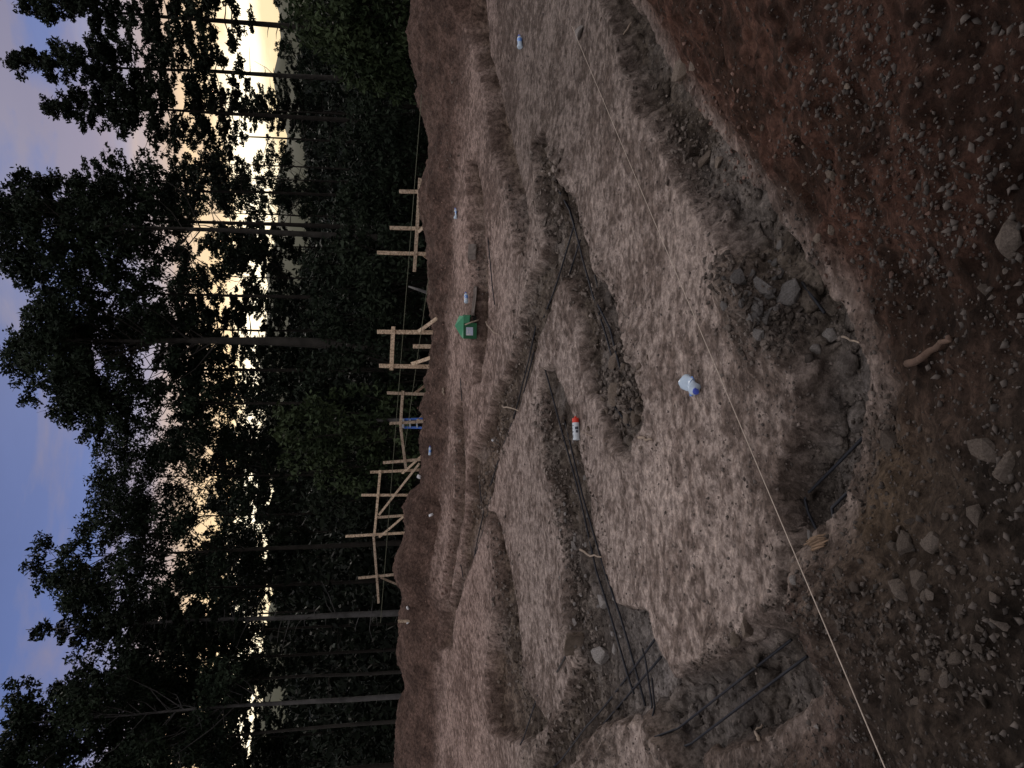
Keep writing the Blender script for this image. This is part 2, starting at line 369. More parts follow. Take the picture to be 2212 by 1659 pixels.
# ------------------------------------------------------------------ ground
def build_ground():
    NX, NY = 860, 1650
    c = 2.4
    Y = np.exp(np.linspace(math.log(-1.6 + c), math.log(26 + c), NY)) - c
    s = np.linspace(-1, 1, NX)
    XX = s[None, :] * (1.9 + .72 * np.maximum(Y, 0))[:, None] + 0 * Y[:, None]
    YY = np.repeat(Y[:, None], NX, 1)
    x = XX.ravel(); y = YY.ravel()
    z, mk = terrain(x, y, True)
    Zg = z.reshape(NY, NX); Yg = y.reshape(NY, NX); gy_ = np.gradient(Zg, axis=0) / (np.gradient(Yg, axis=0) + 1e-6); gx_ = np.gradient(Zg, axis=1) / (np.gradient(x.reshape(NY, NX), axis=1) + 1e-6)
    steep = ss(.35, 1.0, np.hypot(gx_, gy_)).ravel() * mk['tm'] ** .3 * (y < 13)
    z3 = z * 1.0
    push = .075 * np.abs(fbm(x, z3 * 1.3 + y * .35, 7.5, 3, 201)) + .03 * vn(x * 23, z3 * 25 + y * 6, 204); L_ = np.hypot(gx_, gy_).ravel() + 1e-6
    px_ = -gx_.ravel() / L_ * push * steep; py_ = -gy_.ravel() / L_ * push * steep
    xo = x + px_; yo = y + py_
    tm, bank, berm, heap, sb = (mk[k][:, None] for k in ('tm', 'bank', 'berm', 'heap', 'sb'))
    pad = np.array([.385, .318, .285]); padd = np.array([.172, .134, .116]); red = np.array([.112, .058, .043]); redd = np.array([.050, .027, .019])
    olive = np.array([.135, .112, .092]); dko = np.array([.065, .052, .043]); grey = np.array([.22, .20, .19]); bermc = np.array([.112, .074, .061]); greyb = np.array([.080, .061, .049]); clay = np.array([.16, .115, .075])
    n1 = fbm(x, y, 1.1, 4, 101)[:, None]; n2 = fbm(x * .8, y, 17, 4, 102, .62)[:, None]; n3 = fbm(x, y, 4.2, 4, 103)[:, None]; n4 = fbm(x, y, 22, 2, 104)[:, None]; wl = np.clip(4 * mk['tm'] * (1 - mk['tm']), 0, 1)[:, None]; n2 = n2 * (1 - .8 * wl); n4 = n4 * (1 - wl)
    k = ss(-.34, .34, n2 * .85 + .42 * n3 + .5 * n1)
    C = padd * (1 - k) + pad * k
    # the back of the pad is rosier
    pink = np.array([1.0, .90, .88]); C = C * (1 + (pink - 1) * ss(7, 12, y)[:, None])
    # near pad duller, finer
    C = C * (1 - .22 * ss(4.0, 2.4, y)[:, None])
    # lens falloff put into the soil colour: darker right side, paler middle
    edge_falloff = ss(.5, 2.6, x - .18 * (y - 3) + .5 * n1[:, 0])[:, None] * ss(13, 9, y)[:, None]; C = C * (1 - .42 * edge_falloff)
    pc = P(1480, 1130); centre_lift = np.exp(-((x - pc[0]) ** 2 / 1.1 + (y - pc[1]) ** 2 / 1.3))[:, None]; C = C * (1 + .25 * centre_lift)
    kt = ss(-.25, .35, n3 + .5 * n2); T = dko * (1 - kt) + olive * kt
    T = T * (1 - ss(.1, .5, n1 + .4 * n3) * .5) + grey * ss(.1, .5, n1 + .4 * n3) * .5
    T = T * (1 + .35 * ss(5.5, 8, y)[:, None]) * (np.array([1.05, .94, .9]) ** ss(8, 11, y)[:, None])
    C = C * (1 - tm) + T * tm
    # left bay floor is pale grey gravel
    pj = P(1400, 1480); g = np.exp(-((x - pj[0]) ** 2 / 1.1 + (y - pj[1]) ** 2 / 1.9))[:, None] * tm
    C = C * (1 - .9 * g) + grey * 1.12 * (.7 + .5 * ss(-.3, .3, n1 + .6 * n3)) * .9 * g
    pj = P(1820, 960); g = np.exp(-((x - pj[0]) ** 2 / .35 + (y - pj[1]) ** 2 / .2))[:, None] * tm; C = C * (1 - .7 * g) + grey * .7 * g
    kb = ss(-.3, .35, n3 + .4 * n2 + .3 * n4)
    side = ss(.55, -.25, x + .35 * n1[:, 0])[:, None]     # red on the right, grey-brown rubble on the left
    Bk = (redd * (1 - kb) + red * kb) * (1 - side) + (greyb * .62 * (1 - kb) + greyb * 1.25 * kb) * side
    lm = P(1760, 1330); q = np.exp(-((x - lm[0]) ** 2 / .35 + (y - lm[1]) ** 2 / .16))[:, None]
    Bk = Bk * (1 - q * .8) + np.array([.20, .14, .12]) * q * .8
    lm = P(1960, 1060); q = np.exp(-((x - lm[0]) ** 2 / .05 + (y - lm[1]) ** 2 / .05))[:, None]
    Bk = Bk * (1 - q * .6) + clay * q * .6
    Bk = Bk * (.48 + .52 * ss(.9, 2.5, y)[:, None]) * .85  # edge falloff painted into the bank colour, darkest nearest the camera
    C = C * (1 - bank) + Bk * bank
    kr = ss(-.35, .35, n3 + .3 * n2); Be = bermc * .72 * (1 - kr) + bermc * 1.25 * kr
    C = C * (1 - berm) + Be * berm
    C = C * (1 - .45 * heap) + (dko * (1 - kb) + olive * 1.3 * kb) * .45 * heap
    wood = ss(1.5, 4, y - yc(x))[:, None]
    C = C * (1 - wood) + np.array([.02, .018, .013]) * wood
    C = C * (1 + .22 * n4)
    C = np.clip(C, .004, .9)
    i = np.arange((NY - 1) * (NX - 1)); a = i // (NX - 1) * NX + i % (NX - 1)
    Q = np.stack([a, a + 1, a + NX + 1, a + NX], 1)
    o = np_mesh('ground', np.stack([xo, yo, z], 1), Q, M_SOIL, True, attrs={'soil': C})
    tag(o, 'excavated brown soil pad cut by footing trenches', kind='structure'); G0 = o
    # wide sheet of forest floor reaching to the horizon
    S = 64; xs = np.concatenate([-np.geomspace(2500, 4, S // 2), np.geomspace(4, 2500, S // 2)])
    ys = np.concatenate([-np.geomspace(600, 3, 12), np.linspace(0, 60, 30), np.geomspace(70, 2500, 22)])
    gx, gy = np.meshgrid(xs, ys); zz = np.where(gy < 25, -.6, .6 + .015 * (gy - 25) * (gy < 200) + 2.6 * (gy >= 200)) - .12
    nx = len(xs); i = np.arange((len(ys) - 1) * (nx - 1)); a = i // (nx - 1) * nx + i % (nx - 1)
    o = np_mesh('forest_floor', np.stack([gx.ravel(), gy.ravel(), zz.ravel()], 1), np.stack([a, a + 1, a + nx + 1, a + nx], 1), M_FLOOR, True)
    tag(o, 'dark leaf covered forest floor beyond the site', kind='structure')
    return G0
GROUND = build_ground()
bpy.context.view_layer.update()
def hit(v, r):
    d = ray(v, r); ok, loc, nrm, idx = GROUND.ray_cast(Vector((0, 0, EYE)), Vector(d).normalized())
    return np.array(loc) if ok else P(v, r)
def gz(x, y):
    ok, loc, nrm, idx = GROUND.ray_cast(Vector((float(x), float(y), 6)), Vector((0, 0, -1)))
    return float(loc[2]) if ok else float(terrain(np.array([x]), np.array([y]))[0])

def ridge(name, Y0, Yt, el_fn, mat, label):
    xs = np.linspace(-1.0, 1.0, 160); js = np.linspace(0, 1.25, 22)
    V = []
    for j in js:
        for s in xs:
            y = Y0 + (Yt - Y0) * j; x = s * Yt * 1.1; az = math.degrees(math.atan2(x, y))
            top = math.tan(R(el_fn(az))) * Yt + EYE
            prof = math.sin(min(j, 1) * math.pi / 2) ** .9 if j <= 1 else 1 - (j - 1) * 1.5
            nz = float(fbm(np.array([x]), np.array([y]), 9 / Yt, 6, 5, .62)[0])
            V.append((x, y, .6 + (top - .6) * prof + nz * Yt * .016 * min(1, j * 2)))
    nx = len(xs); i = np.arange((len(js) - 1) * (nx - 1)); a = i // (nx - 1) * nx + i % (nx - 1)
    o = np_mesh(name, np.array(V), np.stack([a, a + 1, a + nx + 1, a + nx], 1), mat, True)
    tag(o, label, kind='structure'); return o
ridge('hillside', 48, 85, lambda a: 8.2 - 1.6 * (1 / (1 + math.exp(-(a - 4) / 3))) + .5 * math.sin(a * .35), M_HILL, 'dark wooded hillside behind the tree line')
ridge('mountain', 500, 1100, lambda a: 9.9 + .5 * math.sin(a * .2 + 1) + .25 * math.sin(a * .9) - .02 * a, M_MTN, 'hazy far mountain under the sunset sky')

# ------------------------------------------------------------------ foliage
def leaves(cent, n_per, rad, size, seed=0, flat=.6, mat=M_LEAFB):
    g = np.random.default_rng(seed); m = len(cent); cent = np.repeat(cent, n_per, 0)
    k = len(cent)
    off = g.normal(0, 1, (k, 3)); off /= np.linalg.norm(off, axis=1)[:, None]; off *= (g.random((k, 1)) ** .5) * rad
    off[:, 2] *= flat
    p = cent + off
    a = g.normal(0, 1, (k, 3)); a /= np.linalg.norm(a, axis=1)[:, None]
    b = np.cross(a, g.normal(0, 1, (k, 3))); b /= np.linalg.norm(b, axis=1)[:, None]
    s = size * g.uniform(.6, 1.35, (k, 1))
    V = np.stack([p - a * s * .75, p + b * s * .34 - a * s * .1, p + a * s * .75, p - b * s * .34 + a * s * .08], 1).reshape(-1, 3)
    Q = np.arange(k * 4).reshape(-1, 4)
    return V, Q
class Bag:
    def __init__(s): s.V = []; s.F = []; s.n = 0
    def add(s, V, F_):
        s.V.append(np.array(V)); s.F += [tuple(i + s.n for i in f) for f in F_]; s.n += len(V)
    def obj(s, name, mat, parent=None, smooth=True): return mesh_obj(name, np.vstack(s.V), s.F, mat, parent, smooth)
def trunk_line(h, lean, seed, n=12):
    g = np.random.default_rng(seed); wob = np.cumsum(g.normal(0, .02, (n, 2)), 0) * h / 14
    zs = np.linspace(-.5, h, n)
    return np.stack([lean * zs + wob[:, 0] - wob[0, 0], wob[:, 1] - wob[0, 1], zs], 1)
def make_tree(name, kind, base, top_z, r0, crown_lo, halfw, label, cat='tree', group=None, seed=1, bark=None, leaf=None, dens=1.0, lean=0.0, stubs=0, leafsize=.16, fork=0):
    g = np.random.default_rng(seed); h = top_z - base[2]; zlo = crown_lo - base[2]
    t = empty(name, base); tag(t, label, cat, group)
    tl = trunk_line(h * (.93 if kind != 'conifer' else 1), lean, seed)
    r0 = r0 * .8; rad = [r0 * (1.25 if i == 0 else 1) * (1 - .93 * (i / (len(tl) - 1)) ** 1.15) for i in range(len(tl))]
    at = lambda z: np.array([np.interp(z, tl[:, 2], tl[:, 0]), np.interp(z, tl[:, 2], tl[:, 1]), z])
    bag = Bag(); bag.add(*tube_arrays(tl, rad, 9))
    cl = []
    if kind == 'conifer':
        z = zlo
        while z < h - .15:
            f = (z - zlo) / (h - zlo); env = halfw * (min(1, .45 + f * 2.2) if f < .25 else (1 - (f - .25) / .78) ** .75) * g.uniform(.65, 1.2)
            nb = g.integers(3, 6)
            if f < .15: nb = max(2, nb - 1)
            for b in range(nb):
                az = g.uniform(0, 2 * math.pi); L = env * g.uniform(.55, 1.15)
                if L < .15: L = .15
                up = .28 - .5 * (1 - f) + g.uniform(-.12, .12)
                pts = []
                for q in np.linspace(0, 1, 5):
                    pts.append(at(z) + np.array([math.cos(az) * L * q, math.sin(az) * L * q, L * (up * q + .18 * q * q)]))
                bag.add(*tube_arrays(pts, [max(.006, .035 * (1 - f) * L / 2 + .008), .018, .013, .009, .005], 4, False))
                ncl = max(2, int(L * (8 + 3 * f) * dens))
                for q in g.uniform(.22 if f > .2 else .45, 1.08, ncl):
                    c = at(z) + np.array([math.cos(az) * L * q, math.sin(az) * L * q, L * (up * q + .18 * q * q)])
                    side = g.normal(0, .16 * L * (1.2 - q) + .05); c = c + np.array([-math.sin(az) * side, math.cos(az) * side, g.normal(-.04, .06)])
                    cl.append(c)
            z += g.uniform(.16, .34) * (1.15 if f < .3 else .9)
        V, Q = leaves(np.array(cl), 16, .17, leafsize * .62, seed, .45)
    else:
        # lobes of foliage at the ends of rising limbs, gaps between them
        nl = int(34 * dens * max(1, (h - zlo) / 8)); lob = []
        for i in range(nl):
            f = g.random() ** .8; z = zlo + (h - zlo) * f
            if g.random() > (.34 if base[0] > 1 else .40) + .8 * max(0, min(1, (z / h - .42) / .26)): continue
            env = halfw * math.sqrt(max(.05, 1 - (abs(f - .42) / .62) ** 2.2)); az = g.uniform(0, 2 * math.pi); q = env * g.uniform(.15, 1) ** .6
            c = at(min(z, h)) + np.array([math.cos(az) * q, math.sin(az) * q, 0]); lob.append((c, g.uniform(.38, .95) * (halfw / 3) ** .35))
            zb = max(zlo * .8 + g.uniform(0, 1.8), z - q * g.uniform(.6, 1.1) - .3); s_ = at(zb); mid = (s_ + c) / 2 + np.array([0, 0, -.12 * q]) + g.normal(0, .12, 3)
            bag.add(*tube_arrays([s_, mid, c], [max(.015, r0 * .2 * (1 - f * .6)), .016, .006], 5, False))
            for k in range(3):
                e = c + g.normal(0, .26, 3); bag.add(*tube_arrays([mid * .3 + c * .7, e], [.012, .004], 3, False))
        for c, rr in lob:
            n = int(52 * rr ** 2.2 * dens) + 8
            d = g.normal(0, 1, (n, 3)); d /= np.linalg.norm(d, axis=1)[:, None]
            cl += list(c + d * (g.random((n, 1)) ** .4) * rr * np.array([1.15, 1.15, .7]))
        cl = np.array(cl); cl = cl[g.random(len(cl)) < .8 + .25 * ss(.40, .62, cl[:, 2] / h)]
        V, Q = leaves(cl, 17, .21, leafsize * .64, seed, .8)
    for i in range(stubs):
        z = g.uniform(zlo * .25, zlo * 1.05); az = g.uniform(0, 6.28); L = g.uniform(.3, 1.3)
        e = at(z) + np.array([math.cos(az) * L, math.sin(az) * L, L * g.uniform(-.15, .5)])
        bag.add(*tube_arrays([at(z), (at(z) + e) / 2 + g.normal(0, .04, 3), e], [.018, .011, .004], 4, False))
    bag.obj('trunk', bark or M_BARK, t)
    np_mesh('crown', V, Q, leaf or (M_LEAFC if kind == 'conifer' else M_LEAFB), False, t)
    return t
def vz(v, Y): return float(PY(v, 800, Y)[2])
def plant_tree(kind, Y, r, topv, lov, hw_px, r0, label, **k):
    x = float(PY(880, r, Y)[0]); zb = .55 + .012 * max(0, Y - 18)
    nm = k.pop('name', 'conifer_tree' if kind == 'conifer' else 'broadleaf_tree')
    return make_tree(nm, kind, (x, Y, zb), vz(topv, Y), r0, vz(lov, Y), hw_px / F * Y, label, **k)
plant_tree('conifer', 24, 72, 30, 540, 95, .17, 'tall dark conifer at the right end of the tree line, bare trunk crossing the glow', dens=1.25, seed=3, stubs=10)
plant_tree('conifer', 27, 178, 0, 520, 95, .15, 'tall slim conifer with pale lower trunk, second from the right end', dens=1.25, seed=4, stubs=16, bark=M_BARKM)
plant_tree('conifer', 27, 268, 85, 500, 105, .14, 'pointed conifer with drooping dark boughs, third from the right end', dens=1.25, seed=5, stubs=12)
plant_tree('conifer', 31, 254, 400, 560, 40, .07, 'thin young conifer stem standing close behind the third pointed conifer', seed=6, stubs=8, dens=.7)
plant_tree('conifer', 30, 313, 330, 520, 55, .09, 'thin leaning dark stem with a short crown right of the forked stems', seed=7, stubs=10, dens=.8)
plant_tree('conifer', 33, 369, 370, 520, 55, .08, 'thin straight stem against the brightest gap of sky', seed=8, stubs=10, dens=.8)
plant_tree('conifer', 34, 397, 395, 520, 50, .07, 'hair thin stem beside the brightest gap of sky', seed=9, stubs=8, dens=.8)
plant_tree('conifer', 26, 494, -60, 380, 120, .13, 'black conifer stem rising right behind the thick grey trunk', seed=10, stubs=8)
plant_tree('broad', 24, 516, -40, 400, 130, .17, 'thick grey trunked tree whose crown runs off the top of the frame', seed=11, bark=M_BARKM, stubs=5, dens=1.15)
plant_tree('conifer', 30, 430, 60, 430, 75, .10, 'spiky topped conifer leaning right of the thick grey trunk', seed=12, stubs=6)
plant_tree('broad', 25, 650, 36, 430, 150, .12, 'rounded broadleaf tree forming the right lobe of the big central crown', seed=13, dens=1.0)
plant_tree('broad', 24, 742, 62, 470, 130, .30, 'biggest broadleaf tree with a wide blackish trunk in the centre', seed=14, dens=1.1, bark=M_BARKM)
plant_tree('broad', 26, 800, 36, 500, 120, .12, 'broadleaf tree with the highest left lobe of the central crown', seed=15, dens=1.05)
plant_tree('broad', 25, 872, 120, 560, 85, .10, 'broadleaf tree sloping down on the left flank of the central crown', seed=16, dens=1.0)
plant_tree('broad', 29, 940, 225, 600, 80, .08, 'low crowned broadleaf tree at the dip of the skyline', seed=17)
plant_tree('broad', 27, 1025, 212, 620, 85, .09, 'fine leaved tree left of the dip in the skyline', seed=18, dens=1.2, leafsize=.13)
plant_tree('broad', 28, 1105, 185, 600, 70, .08, 'fine leaved tree between the skyline dip and the open topped tree', seed=19, leafsize=.13)
plant_tree('broad', 25, 1174, 75, 520, 105, .14, 'open topped tree with visible forking upper limbs', seed=20, dens=.9, bark=M_BARK)
plant_tree('broad', 27, 1250, 150, 560, 95, .11, 'dense dark tree left of the open topped tree', seed=21, dens=1.1)
plant_tree('conifer', 24, 1322, 58, 520, 75, .15, 'conifer with a pale knotty lower trunk and sharp top', seed=22, bark=M_BARKL, stubs=26)
plant_tree('conifer', 27, 1345, 250, 540, 60, .08, 'slender black stem just left of the pale knotty trunk', seed=23, stubs=8)
plant_tree('broad', 26, 1400, 165, 560, 85, .09, 'bushy tree filling the gap left of the sharp topped conifer', seed=24, dens=1.0)
plant_tree('conifer', 25, 1449, 88, 560, 90, .09, 'thin pale stemmed tree second from the left of the pale trunks', seed=25, bark=M_BARKM, stubs=6)
plant_tree('broad', 22, 1506, 25, 520, 110, .12, 'tree with the palest smooth trunk near the left end', seed=26, bark=M_BARKL, dens=1.1)
plant_tree('broad', 23, 1558, -10, 520, 110, .09, 'grey stemmed tree just left of the palest trunk', seed=27, bark=M_BARKM, dens=1.1)
plant_tree('broad', 22, 1650, -40, 520, 130, .12, 'large dark tree at the left edge of the frame', seed=28, dens=1.1)
# second row standing deeper in the wood: four prototypes, then copies of each with its trunk and crown
back = []
for i, (kd, sd) in enumerate((('broad', 41), ('conifer', 42), ('broad', 43), ('conifer', 44))):
    t = plant_tree(kd, 38, 800, 330, 640, 100, .11, 'tree standing deeper in the wood behind the front row', seed=sd, dens=.9, leafsize=.2, stubs=6,
                   group='trees standing deeper in the wood'); back.append(t)
g = np.random.default_rng(90); first = set()
spots = [(r + g.uniform(-14, 14), g.uniform(33, 48)) for r in range(480, 1760, 60)] + [(r + g.uniform(-20, 20), g.uniform(36, 46)) for r in range(-40, 470, 150)]
for n_, (r, Y) in enumerate(spots):
    src = back[int(g.integers(0, 4))] if n_ >= 4 else back[n_]
    if n_ < 4: o = src
    else:
        o = src.copy(); COL.objects.link(o)
        for ch in src.children:
            c = ch.copy(); COL.objects.link(c); c.parent = o; c.matrix_parent_inverse = ch.matrix_parent_inverse.copy()
    o.location = (float(PY(880, r, Y)[0]), Y, .55 + .012 * (Y - 18) - g.uniform(0, 1.2)); o.rotation_euler = (0, 0, g.uniform(0, 6.28)); s = g.uniform(.78, 1.12) * (.82 if r < 470 else .78 if 880 < r < 1090 else 1); o.scale = (s, s, s)
# bushes at the wood's edge
def bush(r, v_lo, v_hi, hw_px, Y, label, seed, mat=M_LEAFU, dens=1.0, ls=.12, name='bush', cat='bush', group=None):
    g = np.random.default_rng(seed); hw = hw_px / F * Y; z0 = min(vz(v_lo, Y), .9); z1 = vz(v_hi, Y); x = float(PY(880, r, Y)[0])
    t = empty(name, (x, Y, z0)); tag(t, label, cat, group)
    H = z1 - z0; bag = Bag(); cl = []
    for i in range(int(9 + 6 * dens)):
        az = g.uniform(0, 6.28); q = hw * g.random() ** .6; z = H * g.uniform(.25, 1) * math.sqrt(max(.1, 1 - (q / hw / 1.15) ** 2)); c = np.array([math.cos(az) * q, math.sin(az) * q * .7, z])
        bag.add(*tube_arrays([(c[0] * .15, c[1] * .15, -.3), c * np.array([.6, .6, .55]), c], [.035, .02, .006], 5, False))
    n = int(260 * dens * max(.5, hw * H / 4)); 
    for i in range(n):
        az = g.uniform(0, 6.28); q = hw * g.random() ** .5; zt = H * math.sqrt(max(.06, 1 - (q / hw / 1.08) ** 2)); z = zt * g.random() ** .55
        cl.append((math.cos(az) * q, math.sin(az) * q * .7, z))
    cl = np.array(cl); nn = vn(cl[:, 0] * 1.7 + seed, cl[:, 2] * 1.7, seed); cl = cl[nn > -.45]
    V, Q = leaves(cl, 13, .24, ls, seed, .8)
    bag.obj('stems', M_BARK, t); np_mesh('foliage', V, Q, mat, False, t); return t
bush(30, 900, 590, 120, 19, 'large green bush at the right edge of the frame behind the berm', 201, M_LEAFG, 1.5)
bush(120, 905, 690, 90, 20, 'lower green bush between the right edge bush and the pale slim conifer', 202, M_LEAFG, 1.2)
bush(230, 930, 740, 90, 22, 'dim bush at the foot of the three right conifers', 203, M_LEAFM)
bush(340, 930, 700, 90, 23, 'dim bush behind the right hand batter board stake', 204, M_LEAFM)
bush(450, 930, 700, 80, 24, 'dull bush beside the foot of the thick grey trunk', 205, M_LEAFM)
bush(590, 930, 640, 100, 22, 'dull green thicket between the grey trunk and the leaning pale log', 206, M_LEAFM, 1.2)
bush(680, 930, 650, 90, 24, 'dull thicket right of the wide central trunk', 207, M_LEAFM, 1.1)
bush(820, 930, 620, 85, 20, 'leafy understorey tree left of the wide central trunk', 208, M_LEAFM, 1.3)
bush(915, 930, 570, 80, 19, 'green leafy sapling behind the blue ladder', 209, M_LEAFG, 1.1, .11)
bush(990, 925, 590, 75, 20, 'green sapling with hanging sprays left of the ladder', 210, M_LEAFG, 1.0, .11)
bush(1060, 920, 640, 75, 21, 'sparse sapling behind the tall left batter boards', 211, M_LEAFU, .9, .11)
# far wood: too dense to count
def far_wood():
    g = np.random.default_rng(77); n = 15000
    az = g.uniform(-38, 40, n); Y = g.uniform(50, 84, n); x = np.tan(np.radians(az)) * Y
    j = (Y - 48) / 37; eh = 8.2 - 1.6 / (1 + np.exp(-(az - 4) / 3)) + .5 * np.sin(az * .35)
    top = np.tan(np.radians(eh)) * 85 + EYE; z = .6 + (top - .6) * np.sin(np.clip(j, 0, 1) * math.pi / 2) ** .9
    hgt = np.where(az < 2, 2.3, 1.7) * (.6 + .55 * np.abs(vn(x * .35, Y * .3, 3))) 
    z = z + g.random(n) ** 1.2 * hgt
    V, Q = leaves(np.stack([x, Y, z], 1), 9, .75, .42, 5, 1.0)
    o = np_mesh('far_wood', V, Q, M_LEAFU, False); tag(o, 'dark far wood massed on the slope behind the trees', 'wood', kind='stuff')
    n = 9000; az = g.uniform(-40, 40, n); Y = g.uniform(26, 50, n); x = np.tan(np.radians(az)) * Y
    hh = np.where(az < 3, 6.5, 4.2) * (.55 + .5 * np.abs(vn(x * .4 + 3, Y * .35, 8)))
    z = .5 + g.random(n) ** 1.1 * hh
    V, Q = leaves(np.stack([x, Y, z], 1), 10, .5, .24, 6, 1.0)
    o = np_mesh('undergrowth', V, Q, M_LEAFU, False); tag(o, 'dark undergrowth filling the wood between trunks', 'undergrowth', kind='stuff')
far_wood()

# ------------------------------------------------------------------ rebar in the trenches
def off_for(p):
    x = np.array([p[0]]); y = np.array([p[1]]); return float(terrain(x, y, fine=False)[0])
def rebar(pts, label, lift=.035, rad=.008, group=None, dep=-.11, foll=True):
    W = [P(v, r, dep) for v, r in pts]; line = []
    for a, b in zip(W[:-1], W[1:]):
        n = max(2, int(np.linalg.norm(b - a) / .22)); 
        for i in range(n): line.append(a + (b - a) * i / n)
    line.append(W[-1]); line = np.array(line)
    if foll:
        tz = np.array([gz(a, b) for a, b in line[:, :2]]) + .012
        k = 7; pad_ = np.pad(tz, k, mode='edge'); sm = np.array([np.mean(pad_[i:i + 2 * k + 1]) for i in range(len(tz))]); line[:, 2] = np.maximum(sm + .022, tz - .02)
    o = tube('rebar', line - line[0], rad * 1.15, M_STEEL, None, 7); o.location = tuple(line[0])
    tag(o, label, 'rebar', group); return o
RB = [
 ([(1205,360),(1247,480)], 'short dark rebar running toward the right end of the middle trench'),
 ([(1209,364),(1251,488),(1300,640),(1355,823),(1383,920)], 'long rebar down the middle trench ending at the clod heap'),
 ([(1300,595),(1323,659),(1371,823),(1393,887)], 'half buried rebar on the near side of the middle trench'),
 ([(1247,483),(1211,602),(1171,709)], 'rebar turning off the middle trench at the junction, far bar of two'),
 ([(1256,518),(1227,592)], 'short rebar beside the trench junction, near bar of two'),
 ([(1171,705),(1152,777),(1086,987),(1052,1080),(1011,1251)], 'long rebar in the diagonal trench running to the back left, far bar of two'),
 ([(1160,760),(1096,991),(1058,1098),(997,1295),(968,1390)], 'long rebar in the diagonal trench running to the back left, near bar of two'),
 ([(1040,1037),(1052,1083)], 'short rebar crossing at the end of the diagonal trench'),
 ([(1001,1205),(1009,1247)], 'tiny rebar end sticking out in the back left trench'),
 ([(1185,778),(1194,823),(1295,1234),(1357,1451),(1372,1498)], 'long rebar in the gravelly left trench, far bar of two'),
 ([(1218,902),(1264,1075),(1310,1234),(1339,1329),(1392,1525)], 'long rebar in the gravelly left trench, near bar of two'),
 ([(1417,1380),(1271,1567),(1190,1670)], 'rebar crossing the pale left bay, far bar of two'),
 ([(1429,1419),(1285,1587),(1240,1640)], 'rebar crossing the pale left bay, near bar of two'),
 ([(1419,1399),(1434,1426),(1457,1520),(1476,1642)], 'rebar running under the tip of the pad toward the left edge, far bar'),
 ([(1459,1461),(1484,1587)], 'short rebar under the tip of the pad, near bar'),
 ([(1722,1381),(1486,1592),(1471,1612)], 'rebar in the near left trench in front of the mound, far bar of two'),
 ([(1754,1417),(1481,1646),(1440,1680)], 'rebar in the near left trench in front of the mound, near bar of two'),
 ([(1863,935),(1738,1068),(1735,1080),(1747,1110),(1772,1153)], 'bent rebar corner in the pit below the string, outer bar'),
 ([(1845,1038),(1788,1097),(1792,1112),(1805,1143)], 'bent rebar corner in the pit below the string, inner bar'),
 ([(1772,611),(1818,676)], 'rebar end poking from the red bank beside the rubble'),
 ([(1078,210),(1106,329),(1134,436)], 'thin rebar along the edge of the back right trench'),
 ([(1070,514),(1086,617),(1092,658)], 'thin rebar right of the green carton trench, lower bar'),
 ([(1056,464),(1032,567)], 'thin rebar right of the green carton trench, far bar'),
 ([(1009,817),(1018,866)], 'thin rebar left of the green carton'),
 ([(1182,1500),(1120,1660)], 'rebar in the back left trench near the left edge of the frame'),
]
for pts, lab in RB:
    near = 'near left' in lab or 'pit' in lab or 'red bank' in lab or 'tip of' in lab
    rebar(pts, lab, group='rebar lying in the footing trenches', rad=.0060 if near else .0075, dep=-.12 if 'pit' in lab else -.17 if near else -.11)

# ------------------------------------------------------------------ strings
def string_line(a, b, label, mat, rad=.0035, sag=.02):
    a = np.array(a, float); b = np.array(b, float); pts = [a + (b - a) * t - np.array([0, 0, sag * 4 * t * (1 - t)]) for t in np.linspace(0, 1, 24)]
    o = tube('string_line', [p - a for p in pts], rad, mat, None, 5); o.location = tuple(a); tag(o, label, 'string', 'mason strings stretched over the site')
a = P(1235, 56, .18); b = P(1912, 1659, .38); d = b - a
string_line(a, a + d * 1.12, 'pale mason string stretched low across the near pad', M_STR, .0018, .0)
string_line(PY(930, -40, 12.8), PY(822, 1345, 16.8), 'dull string stretched through the batter boards, upper of two', M_STRD, .006, .0)
string_line(PY(926, 600, 13.5), PY(872, 985, 15.6), 'dull string stretched behind the batter boards, lower of two', M_STRD, .0055, .0)

# ------------------------------------------------------------------ batter boards: stakes with rails and braces nailed on
def frame(name, label, Y0, Y1, r0, r1, stakes, rails, braces, w=.078, cat='batter board'):
    Yf = lambda r: Y0 + (Y1 - Y0) * (r - r0) / (r1 - r0)
    rm = (r0 + r1) / 2; c = PY(930, rm, Yf(rm)); c[2] = off_for(c)
    t = empty(name, c); tag(t, label, cat, 'batter boards along the back of the site')
    for i, (v0, ra, v1, rb_) in enumerate(stakes):
        a_ = PY(v0, ra, Yf(ra)); b_ = PY(v1, rb_, Yf(ra)); b_ = b_ + (b_ - a_) / np.linalg.norm(b_ - a_) * .45
        beam('stake', a_, b_, w, .038, M_LUM, t, jag=.008)
    for i, (v0, ra, v1, rb_) in enumerate(rails):
        beam('rail', PY(v0, ra, Yf(ra) - .045 - .004 * i), PY(v1, rb_, Yf(rb_) - .045 - .004 * i), w * .95, .022, M_LUM, t, jag=.008)
    for i, (v0, ra, v1, rb_, dy) in enumerate(braces):
        beam('brace', PY(v0, ra, Yf(ra) + (.04 if dy > 0 else -.075)), PY(v1, rb_, Yf(rb_) + dy), w * .85, .022, M_LUM, t, jag=.01)
    return t
frame('batter_board', 'low batter board with three stakes half hidden behind the right berm', 14.6, 15.2, 410, 590,
      [(863,413,915,414),(842.5,491.5,925,494),(814.6,545,930,549)], [(908,385,894.5,587)], [(904,500,921,484,-.4),(913,548,934,565,.3)])
